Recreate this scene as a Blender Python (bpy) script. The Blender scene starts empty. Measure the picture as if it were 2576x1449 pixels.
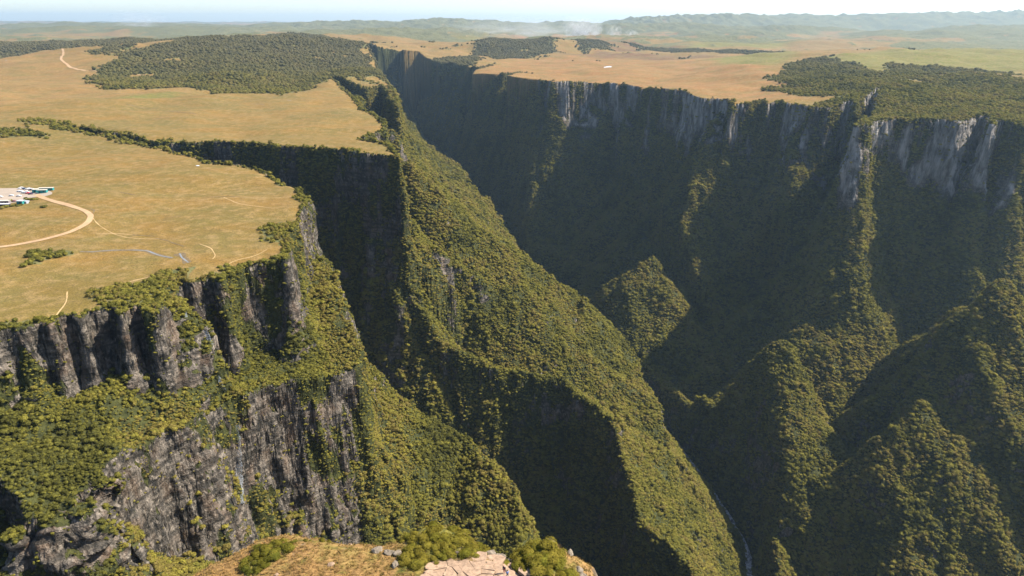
import bpy, bmesh, math, random, time
import numpy as np
from mathutils import Vector, Matrix

T0 = time.time(); DBG = False
scene = bpy.context.scene
COL = scene.collection
R = math.radians
CZ = 160.0                      # camera height above the plateau

# ------------------------------------------------------------ camera
cd = bpy.data.cameras.new('camera')
cd.lens = 24; cd.sensor_width = 36; cd.clip_start = 1; cd.clip_end = 200000
cam = bpy.data.objects.new('camera', cd); COL.objects.link(cam)
cam.location = (0, 0, CZ)
cam.rotation_mode = 'QUATERNION'
cam.rotation_quaternion = (Matrix.Rotation(R(90 - 21.3), 4, 'X') @ Matrix.Rotation(R(0.25), 4, 'Z')).to_quaternion()
scene.camera = cam

# ------------------------------------------------------------ light and air
SUN_AZ, SUN_EL = R(79), R(49)     # azimuth clockwise from +Y (camera heading), elevation
w = bpy.data.worlds.new('World'); scene.world = w; w.use_nodes = True
nt = w.node_tree; bg = nt.nodes['Background']
sky = nt.nodes.new('ShaderNodeTexSky'); sky.sky_type = 'NISHITA'; sky.sun_disc = False
sky.sun_elevation = SUN_EL; sky.sun_rotation = SUN_AZ
sky.altitude = 1500; sky.air_density = 0.95; sky.dust_density = 2.6; sky.ozone_density = 1.5
nt.links.new(sky.outputs[0], bg.inputs[0]); bg.inputs[1].default_value = 0.088
sl = bpy.data.lights.new('sun', 'SUN'); sl.energy = 5.0; sl.angle = R(0.55); sl.color = (1.0, 0.90, 0.76)
sun = bpy.data.objects.new('sun', sl); COL.objects.link(sun)
sdir = Vector((math.sin(SUN_AZ) * math.cos(SUN_EL), math.cos(SUN_AZ) * math.cos(SUN_EL), math.sin(SUN_EL)))
sun.rotation_mode = 'QUATERNION'; sun.rotation_quaternion = sdir.to_track_quat('Z', 'Y')
sun.location = (600, 300, 900)
scene.view_settings.view_transform = 'Standard'; scene.view_settings.look = 'None'
scene.view_settings.gamma = 1.0; scene.view_settings.exposure = 1.48
scene.view_settings.use_curve_mapping = False
HAZE = 2.9e-5
HAZE_COL = (0.53, 0.77, 1.0)
scene.cycles.volume_bounces = 0
scene.cycles.max_bounces = 5
scene.cycles.diffuse_bounces = 1
scene.cycles.glossy_bounces = 1
scene.cycles.transparent_max_bounces = 8

DG=[0, 3, 8, 20, 45, 100, 200, 350, 500, 800, 1500]
PROF={'right': [0, 30, 65, 122, 215, 335, 450, 550, 640, 850, 1100], 'rightn': [0, 25, 55, 115, 205, 330, 450, 550, 640, 850, 1100], 'aamph': [0, 42, 74, 86, 190, 300, 430, 560, 650, 800, 1100], 'gully': [0, 2, 7, 20, 50, 130, 330, 430, 520, 700, 1000], 'left': [0, 30, 62, 100, 135, 195, 280, 390, 500, 700, 1000], 'bsw': [0, 42, 100, 165, 250, 350, 480, 600, 700, 900, 1200], 'abowl': [0, 38, 56, 68, 190, 300, 430, 560, 650, 800, 1100], 'aside': [0, 45, 100, 165, 250, 360, 480, 600, 700, 900, 1200], 'cw': [0, 35, 80, 120, 150, 220, 320, 430, 520, 700, 1000]}
RIM=[(-900, 150, 'abowl'), (-640, 240, 'abowl'), (-304.3, 302.2, 'abowl'), (-294.1, 333.7, 'abowl'), (-284.6, 344.8, 'abowl'), (-274.1, 348.9, 'abowl'), (-270.0, 356.4, 'abowl'), (-261.3, 355.2, 'abowl'), (-264.1, 365.3, 'abowl'), (-258.3, 371.1, 'abowl'), (-251.3, 365.2, 'abowl'), (-253.2, 374.6, 'abowl'), (-245.4, 381.8, 'abowl'), (-238.6, 380.5, 'abowl'), (-230.4, 370.8, 'abowl'), (-233.9, 382.9, 'abowl'), (-230.1, 387.3, 'abowl'), (-218.8, 377.8, 'abowl'), (-216.8, 379.6, 'abowl'), (-224.9, 402.3, 'gully'), (-231.1, 431.2, 'gully'), (-231.5, 447.0, 'gully'), (-222.5, 434.2, 'aamph'), (-216.8, 431.0, 'aamph'), (-214.2, 438.8, 'aamph'), (-206.6, 443.5, 'aamph'), (-197.8, 438.6, 'aamph'), (-198.0, 453.2, 'aamph'), (-196.2, 463.4, 'aamph'), (-184.3, 470.3, 'aamph'), (-173.8, 473.7, 'aamph'), (-168.6, 471.8, 'abowl'), (-174.2, 505.3, 'abowl'), (-182.3, 532.0, 'abowl'), (-181.6, 549.1, 'abowl'), (-188.5, 586.6, 'abowl'), (-194.8, 618.7, 'abowl'), (-200.1, 652.5, 'abowl'), (-217.3, 686.4, 'aside'), (-227.5, 697.3, 'aside'), (-249.1, 720.2, 'aside'), (-272.2, 748.5, 'aside'), (-292.1, 770.1, 'aside'), (-316.1, 786.1, 'aside'), (-339.7, 793.4, 'aside'), (-360.0, 803.2, 'aside'), (-408.3, 859.2, 'aside'), (-446.7, 898.8, 'aside'), (-494.0, 942.2, 'aside'), (-542.3, 982.7, 'aside'), (-606.6, 1027.0, 'aside'), (-663.1, 1062.8, 'aside'), (-724.7, 1092.8, 'aside'), (-786.6, 1120.0, 'gully'), (-798.6, 1138.0, 'gully'), (-749.3, 1132.1, 'gully'), (-687.6, 1104.3, 'bsw'), (-628.2, 1065.8, 'bsw'), (-564.6, 1025.8, 'bsw'), (-505.4, 988.6, 'bsw'), (-479.1, 981.1, 'bsw'), (-454.7, 977.0, 'bsw'), (-434.8, 983.3, 'bsw'), (-407.8, 972.4, 'bsw'), (-371.4, 964.9, 'bsw'), (-319.2, 940.9, 'bsw'), (-281.9, 924.5, 'bsw'), (-258.7, 917.8, 'bsw'), (-233.0, 899.4, 'bsw'), (-210.7, 893.1, 'bsw'), (-185.4, 870.1, 'bsw'), (-164.2, 864.2, 'bsw'), (-150.2, 855.8, 'bsw'), (-142.5, 847.7, 'bsw'), (-156.1, 891.8, 'left'), (-173.2, 931.0, 'left'), (-194.4, 960.3, 'left'), (-222.1, 991.5, 'left'), (-223.2, 1016.5, 'left'), (-219.0, 1058.2, 'left'), (-214.1, 1090.5, 'left'), (-206.7, 1094.5, 'left'), (-210.9, 1129.3, 'left'), (-221.2, 1175.9, 'left'), (-239.8, 1237.2, 'left'), (-266.7, 1299.2, 'left'), (-296.6, 1361.0, 'left'), (-319.9, 1449.6, 'left'), (-368.3, 1609.9, 'left'), (-403.6, 1713.7, 'left'), (-479.8, 1939.4, 'left'), (-536.4, 2020.3, 'gully'), (-544.0, 2090.6, 'gully'), (-495.1, 2031.8, 'cw'), (-448.7, 1976.1, 'cw'), (-410.2, 1923.5, 'cw'), (-382.8, 1850.9, 'cw'), (-363.6, 1933.6, 'left'), (-340.8, 1895.7, 'left'), (-300.9, 1739.1, 'left'), (-266.7, 1571.4, 'left'), (-242.0, 1475.8, 'left'), (-289.1, 1708.6, 'left'), (-359.8, 2024.7, 'left'), (-416.0, 2221.6, 'left'), (-457.8, 2344.3, 'left'), (-530.6, 2348.7, 'left'), (-680.7, 2236.8, 'gully'), (-701.0, 2305.6, 'gully'), (-565.8, 2387.7, 'gully'), (-489.7, 2440.3, 'left'), (-458.6, 2419.0, 'left'), (-530.3, 2725.9, 'left'), (-603.4, 2996.9, 'left'), (-685.0, 3255.9, 'left'), (-857.1, 3740.3, 'gully'), (-878.1, 3930.0, 'gully'), (-691.8, 3475.1, 'gully'), (-624.9, 3320.6, 'right'), (-534.0, 3385.4, 'right'), (-493.6, 3240.0, 'right'), (-421.2, 3234.0, 'right'), (-322.3, 2975.4, 'right'), (-242.0, 2805.5, 'right'), (-188.3, 2702.0, 'right'), (-126.0, 2650.5, 'right'), (-67.5, 2792.8, 'right'), (-80.5, 2873.1, 'right'), (-77.0, 2743.0, 'right'), (-136.1, 2561.5, 'right'), (-142.8, 2478.0, 'right'), (-96.5, 2454.9, 'right'), (-34.1, 2392.5, 'right'), (19.7, 2467.6, 'right'), (75.8, 2505.0, 'right'), (5.7, 2352.6, 'right'), (-17.1, 2248.2, 'right'), (17.4, 2180.7, 'right'), (76.0, 2115.6, 'right'), (125.2, 2068.8, 'right'), (106.2, 2013.8, 'right'), (152.0, 2025.1, 'right'), (199.8, 2050.5, 'right'), (247.0, 2062.2, 'right'), (281.4, 2018.2, 'right'), (316.4, 1989.1, 'right'), (338.5, 1923.1, 'right'), (360.8, 1815.1, 'right'), (391.8, 1769.7, 'right'), (421.3, 1726.5, 'right'), (435.1, 1629.2, 'right'), (471.4, 1627.7, 'right'), (491.1, 1556.8, 'right'), (472.9, 1516.7, 'right'), (516.2, 1539.2, 'right'), (558.9, 1562.4, 'right'), (550.0, 1521.5, 'right'), (584.6, 1536.3, 'right'), (603.0, 1472.6, 'right'), (615.6, 1442.5, 'right'), (644.6, 1434.1, 'right'), (692.9, 1469.1, 'right'), (703.8, 1439.1, 'rightn'), (767.5, 1528.8, 'rightn'), (830.4, 1612.0, 'rightn'), (769.6, 1481.2, 'rightn'), (667.0, 1290.2, 'rightn'), (635.3, 1262.5, 'rightn'), (603.0, 1209.5, 'rightn'), (641.4, 1245.6, 'rightn'), (693.5, 1277.7, 'rightn'), (726.1, 1270.8, 'rightn'), (761.6, 1269.6, 'rightn'), (797.3, 1257.0, 'rightn'), (846.5, 1289.8, 'rightn'), (871.3, 1277.3, 'rightn'), (827.3, 1202.2, 'rightn'), (853.1, 1233.0, 'rightn'), (866.6, 1221.8, 'rightn'), (876.6, 1190.3, 'rightn'), (940.6, 1208.8, 'rightn'), (1084.8, 1258.4, 'rightn'), (1432.7, 1317.4, 'rightn'), (2216.5, 1339.7, 'rightn'), (3200, 900, 'right'), (3200, -1500, 'right'), (-1500, -1500, 'abowl'), (-1300, 0, 'abowl')]
SOLIDS=[('shelf', [0, 35, 78, 125, 215, 340, 450, 550, 500, 700, 1000], [(-342.0, 345, -40.8), (-319.1, 300, -50.1), (-267.8, 285, -46.8), (-247.0, 278, -53.6), (-237.7, 272, -63.2), (-227.2, 272, -68.0), (-223.1, 285, -67.7), (-220.0, 298, -61.6), (-215.5, 315, -61.2), (-212.7, 330, -63.8), (-208.0, 343, -65.7), (-199.6, 365, -69.6), (-192.0, 393, -76.4), (-184.8, 402, -76.6), (-177.5, 412, -76.3), (-160.9, 428, -79.1), (-142.5, 443, -82.0), (-127.5, 453, -83.2), (-117.2, 465, -83.9), (-118.1, 479, -78.0), (-130.7, 506, -69.8), (-146.5, 551, -59.9), (-164.2, 585, -53.9), (-190.5, 631, -50.0), (-209.6, 673, -29.9), (-231.8, 651, -35.8), (-228.2, 523, -66.2), (-241.6, 480, -57.4), (-227.9, 430, -53.0), (-230.3, 385, -50.3), (-249.6, 362, -47.1), (-277.7, 352, -41.2)]), ('pinnacle', [0, 12, 30, 50, 70, 110, 200, 330, 450, 700, 1000], [(-242.5, 268, -69.4), (-224.2, 268, -65.9), (-216.0, 278, -63.3), (-220.9, 298, -65.4), (-213.5, 292, -72.6), (-207.1, 286, -85.1), (-202.4, 282, -97.1), (-198.6, 278, -109.0), (-196.9, 270, -130.9), (-216.9, 255, -125.1), (-237.1, 250, -109.0), (-244.3, 258, -87.1)]), ('gorge', [0, 2, 6, 15, 32, 70, 140, 250, 350, 500, 800], [(-235, 300, -145), (-240, 330, -155), (-222, 365, -185), (-200, 395, -222), (-175, 410, -240), (-155, 390, -250), (-150, 310, -240), (-190, 240, -185)])]
RIDGES=[('spur_one', [(-151.6, 570, -131.4), (-131.5, 575, -146.7), (-110.7, 575, -174.8), (-73.5, 575, -199.4), (-34.6, 565, -215.7), (-0.1, 525, -241.3), (15.4, 480, -253.3), (17.3, 430, -257.9), (15.8, 380, -266.8)], [0, 7, 20, 60, 140, 260, 390, 500, 600, 800, 1000], [0, 1, 3, 9, 24, 60, 130, 230, 330, 500, 900]), ('spur_two', [(-150, 850, -110), (-148.7, 835, -140.2), (-129.0, 825, -180.9), (-88.6, 815, -233.8), (-20.4, 800, -267.5), (58.5, 800, -279.7), (121.0, 745, -306.7), (135.7, 700, -334.8), (159.6, 635, -370.4), (191.0, 570, -389.9), (210.0, 500, -402.7)], [0, 2, 6, 16, 38, 85, 165, 290, 400, 600, 1000], [0, 12, 38, 105, 215, 330, 450, 560, 650, 800, 1000]), ('rib_left_a', [(-70.4, 1050, -231.9), (-5.9, 1120, -334.4), (81.6, 1120, -439.0), (193.6, 1060, -504.2), (245.4, 1020, -536.3)], [0, 2, 6, 16, 38, 85, 165, 290, 400, 600, 1000], [0, 3, 8, 20, 44, 95, 190, 330, 450, 700, 1200]), ('rib_left_b', [(-163.3, 1050, -41.9), (-153.1, 1150, -81.5), (-121.4, 1300, -160.0), (-71.6, 1520, -224.7), (-21.9, 1560, -285.1), (-18.0, 1530, -302.5), (22.6, 1650, -407.7)], [0, 3, 8, 20, 44, 95, 190, 330, 450, 700, 1200], [0, 2, 6, 16, 38, 85, 165, 290, 400, 600, 1000]), ('rib_left_c', [(-235.1, 1560, -76.3), (-229.9, 1650, -109.7), (-213.1, 1800, -171.7), (-202.2, 1900, -228.1), (-182.4, 2150, -321.4)], [0, 3, 8, 20, 44, 95, 190, 330, 450, 700, 1200], [0, 7, 20, 60, 140, 260, 390, 500, 600, 800, 1000]), ('rib_left_d', [(-77.6, 1170, -245.9), (-29.4, 1250, -306.8), (36.3, 1380, -392.6), (101.0, 1420, -477.2)], [0, 3, 8, 20, 44, 95, 190, 330, 450, 700, 1200], [0, 2, 6, 16, 38, 85, 165, 290, 400, 600, 1000]), ('rib_left_e', [(7.4, 1010, -343.0), (140.7, 1130, -419.8), (236.7, 1160, -461.2), (293.4, 1180, -502.9), (347.9, 1140, -550.6)], [0, 3, 8, 20, 44, 95, 190, 330, 450, 700, 1200], [0, 2, 6, 16, 38, 85, 165, 290, 400, 600, 1000]), ('rib_left_f', [(-228.3, 1300, -29.4), (-224.2, 1350, -76.8), (-228.1, 1450, -120.5), (-213.4, 1600, -185.5), (-173.5, 1750, -262.3)], [0, 3, 8, 20, 44, 95, 190, 330, 450, 700, 1200], [0, 7, 20, 60, 140, 260, 390, 500, 600, 800, 1000]), ('spur_r1', [(302.6, 1400, -309.4), (254.5, 1385, -335.7), (209.0, 1385, -369.4), (176.9, 1395, -404.0)], [0, 2, 6, 16, 38, 85, 165, 290, 400, 600, 1000], [0, 5, 14, 34, 70, 140, 270, 420, 550, 750, 1200]), ('spur_r2', [(431.8, 1000, -315.1), (416.6, 1000, -322.1), (390.7, 1000, -347.1), (376.9, 1005, -382.7), (345.8, 1015, -437.6), (310.4, 1035, -517.7)], [0, 2, 6, 16, 38, 85, 165, 290, 400, 600, 1000], [0, 5, 14, 34, 70, 140, 270, 420, 550, 750, 1200]), ('spur_r3', [(634.6, 860, -334.9), (570.9, 835, -342.6), (510.5, 820, -388.1), (442.8, 815, -468.8), (389.7, 805, -527.8), (359.2, 795, -566.3)], [0, 1, 3, 9, 22, 58, 140, 290, 430, 600, 900], [0, 5, 14, 34, 70, 140, 270, 420, 550, 750, 1200]), ('spur_r4', [(717.2, 930, -184.6), (687.5, 915, -197.2), (646.9, 900, -234.1), (607.2, 895, -301.6)], [0, 2, 6, 16, 38, 85, 165, 290, 400, 600, 1000], [0, 5, 14, 34, 70, 140, 270, 420, 550, 750, 1200]), ('spur_r6', [(234.5, 1800, -442.8), (166.1, 1760, -486.6), (119.1, 1700, -509.6)], [0, 1, 3, 9, 22, 58, 140, 290, 430, 600, 900], [0, 5, 14, 34, 70, 140, 270, 420, 550, 750, 1200]), ('rib_a', [(-207, 2729, -70), (-222, 2741, -98), (-251, 2795, -135), (-279, 2823, -169), (-304, 2846, -206), (-331, 2869, -249)], [0, 7, 16, 26, 48, 110, 220, 350, 480, 700, 1100], [0, 7, 16, 26, 48, 110, 220, 350, 480, 700, 1100]), ('rib_b', [(-41, 2397, -28), (-50, 2403, -49), (-59, 2402, -77), (-69, 2404, -101), (-79, 2409, -125), (-103, 2425, -160), (-127, 2428, -208), (-150, 2455, -226), (-175, 2497, -249), (-187, 2508, -283), (-200, 2515, -313)], [0, 7, 16, 26, 48, 110, 220, 350, 480, 700, 1100], [0, 7, 16, 26, 48, 110, 220, 350, 480, 700, 1100]), ('rib_c', [(76, 2107, -32), (53, 2138, -67), (-42, 2275, -195), (-77, 2351, -252), (-97, 2334, -293), (-119, 2336, -332)], [0, 7, 16, 26, 48, 110, 220, 350, 480, 700, 1100], [0, 7, 16, 26, 48, 110, 220, 350, 480, 700, 1100]), ('rib_d', [(218, 2050, -41), (201, 2037, -86), (177, 2021, -137), (151, 1984, -172), (137, 1967, -201), (123, 1950, -227), (114, 1939, -246), (105, 1931, -261), (86, 1916, -309), (67, 1886, -342), (49, 1863, -376), (31, 1863, -416)], [0, 7, 16, 26, 48, 110, 220, 350, 480, 700, 1100], [0, 7, 16, 26, 48, 110, 220, 350, 480, 700, 1100]), ('rib_e', [(329, 1942, -38), (317, 1955, -100), (295, 1972, -172), (268, 1964, -229), (229, 1949, -300), (182, 1864, -359), (145, 1804, -405), (108, 1714, -433)], [0, 7, 16, 26, 48, 110, 220, 350, 480, 700, 1100], [0, 7, 16, 26, 48, 110, 220, 350, 480, 700, 1100]), ('rib_f', [(479, 1592, -8), (469, 1620, -73), (431, 1617, -133), (404, 1662, -190), (363, 1676, -270), (310, 1634, -336), (269, 1611, -378), (229, 1587, -421), (195, 1580, -456), (101, 990, -247)], [0, 7, 16, 26, 48, 110, 220, 350, 480, 700, 1100], [0, 7, 16, 26, 48, 110, 220, 350, 480, 700, 1100]), ('rib_g', [(591, 1476, -42), (579, 1478, -101), (546, 1491, -171), (495, 1460, -245), (447, 1437, -312), (397, 1409, -377), (322, 1296, -401), (265, 1237, -445)], [0, 7, 16, 26, 48, 110, 220, 350, 480, 700, 1100], [0, 7, 16, 26, 48, 110, 220, 350, 480, 700, 1100]), ('rib_h', [(707, 1441, -39), (697, 1451, -45), (694, 1449, -75), (691, 1446, -86), (665, 1434, -111), (634, 1412, -132), (621, 1401, -171), (610, 1396, -209), (587, 1391, -251), (563, 1383, -303), (556, 1374, -326), (547, 1357, -344), (493, 1318, -371), (448, 1301, -405), (406, 1272, -438), (358, 1220, -456)], [0, 7, 16, 26, 48, 110, 220, 350, 480, 700, 1100], [0, 7, 16, 26, 48, 110, 220, 350, 480, 700, 1100])]
RIVER=[(338.0, 446.0, -680), (331.9, 601.0, -650), (351.6, 784.3, -604), (364.9, 831.8, -596), (341.9, 947.1, -582), (301.1, 1079.0, -568), (269.1, 1134.4, -560), (218.1, 1207.6, -550), (149.3, 1384.1, -535), (95.7, 1559.4, -518), (65.0, 1676.1, -500), (22.6, 1808.8, -480), (-21.3, 2009.0, -460), (-118.2, 2266.8, -440), (-196.2, 2422.9, -400), (-275.9, 2671.7, -370), (-335.0, 2799.5, -330), (-454.8, 3241.9, -260)]
CARVE=[(62, [(528.7, 1200, -322.9), (422.1, 1160, -419.7), (364.1, 1120, -473.8), (314.3, 1090, -536.4)]), (62, [(598.5, 960, -321.0), (541.9, 930, -431.9), (492.5, 905, -503.8), (439.5, 880, -553.0), (386.8, 850, -589.2)]), (62, [(744.6, 900, -278.9), (701.4, 840, -336.6), (688.1, 780, -400.6)]), (62, [(391.3, 1560, -323.3), (309.7, 1500, -401.8), (245.4, 1420, -468.0)]), (120, [(-165, 735, 0), (-110, 700, 0), (-50, 680, 0), (20, 672, 0), (70, 620, 0), (85, 540, 0), (95, 440, 0), (100, 330, 0)])]
HILL=[(-64.8, 91.2, 58), (-63.9, 97.4, 59), (-60.6, 102.2, 60), (-56.5, 104.0, 61), (-53.3, 108.2, 61), (-51.4, 109.8, 62), (-47.5, 110.4, 63), (-43.2, 109.7, 64), (-34.2, 106.5, 66), (-25.5, 106.0, 67), (-20.4, 108.2, 67), (-15.1, 110.2, 67), (-8.7, 108.3, 66), (-4.7, 104.6, 66), (-0.8, 102.4, 66), (3.0, 105.4, 66), (6.9, 106.0, 66), (10.0, 105.2, 65), (12.3, 104.8, 63), (14.8, 105.3, 60), (16.3, 105.9, 57), (17.7, 101.7, 54), (60, 20, 60), (60, -80, 50), (-120, -80, 50), (-110, 20, 60)]
BUMPS=[(-1281.6, 2900, 74.7, 420, 450, 0), (-1009.9, 3150, 82.0, 400, 350, 0), (-710.7, 2900, 54.3, 220, 260, 0), (-1347.8, 2450, 43.1, 200, 180, 0), (-2180.8, 3500, 56.0, 500, 220, 0), (-1698.9, 3500, 64.9, 350, 200, 0), (-822.9, 1980, 21.4, 75, 60, 0), (-1588.0, 4000, 68.4, 260, 200, 0), (-1252.5, 4200, 73.0, 260, 200, 0), (-1298.9, 4900, 72.9, 500, 350, 0), (-1947.8, 5200, 59.2, 400, 260, 0), (-493.9, 2200, 17.1, 70, 200, 0), (-610.4, 3900, 48.8, 260, 300, 0), (-259.0, 4100, 54.2, 260, 240, 0), (-683.9, 3500, 39.0, 150, 200, 0), (-99.4, 4000, 47.9, 200, 180, 0), (101.6, 4150, 55.7, 260, 150, 0), (238.1, 4150, 50.8, 120, 150, 0), (173.5, 4900, 61.8, 120, 120, 0), (455.2, 4500, 50.1, 190, 200, 0), (1049.3, 1800, 26.5, 300, 260, 20), (1281.4, 1800, 22.6, 250, 260, 0), (887.3, 2150, 39.7, 230, 200, 0), (1809.9, 2850, 59.1, 620, 480, 0), (1193.9, 2500, 43.1, 300, 250, 0), (1021.6, 3600, 7.8, 400, 300, 0), (-4438.2, 9000, 63.6, 1300, 700, 0), (-6687.8, 12000, 95.7, 1500, 800, 0), (-6486.0, 12500, 116.4, 400, 400, 0), (-3959.0, 9500, 65.0, 500, 400, 0), (-5816.7, 9000, 41.7, 900, 500, 0), (-1857.5, 12000, 136.9, 1800, 900, 0), (-1254.9, 12500, 164.8, 700, 700, 0), (101.1, 12500, 127.6, 1500, 900, 0), (-2839.1, 12000, 92.2, 1200, 700, 0), (-3186.3, 10000, 66.1, 900, 600, 0), (1164.3, 13000, 122.0, 1500, 800, 0), (2358.0, 13000, 222.2, 600, 900, 0), (3271.7, 13000, 238.1, 1100, 1000, 0), (4326.9, 13000, 240.4, 1300, 1000, 0), (5809.3, 13500, 238.1, 1300, 1000, 0), (7045.9, 13500, 267.0, 1500, 1000, 0), (8281.9, 13500, 289.1, 1500, 1000, 0), (9417.8, 13500, 298.1, 1500, 1000, 0), (10686.6, 13500, 299.7, 1500, 1000, 0), (2140.5, 9500, 136.6, 900, 500, 0), (3399.7, 9000, 114.0, 800, 400, 0), (2460.0, 8000, 88.9, 500, 300, 0), (4959.2, 7500, 97.8, 1000, 700, 0), (5932.1, 8000, 131.6, 900, 700, 0), (3602.3, 6500, 49.3, 600, 300, 0), (1117.5, 5600, 38.3, 300, 160, 0), (1899.8, 6500, 36.3, 350, 200, 0), (930.5, 6200, 51.9, 500, 220, 0), (-1165.9, 7500, 69.3, 1200, 500, 0), (-144.1, 7500, 49.8, 900, 300, 0), (-1544.2, 6500, 57.0, 500, 300, 0), (2177.3, 5200, 36.9, 700, 300, 0)]
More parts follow.
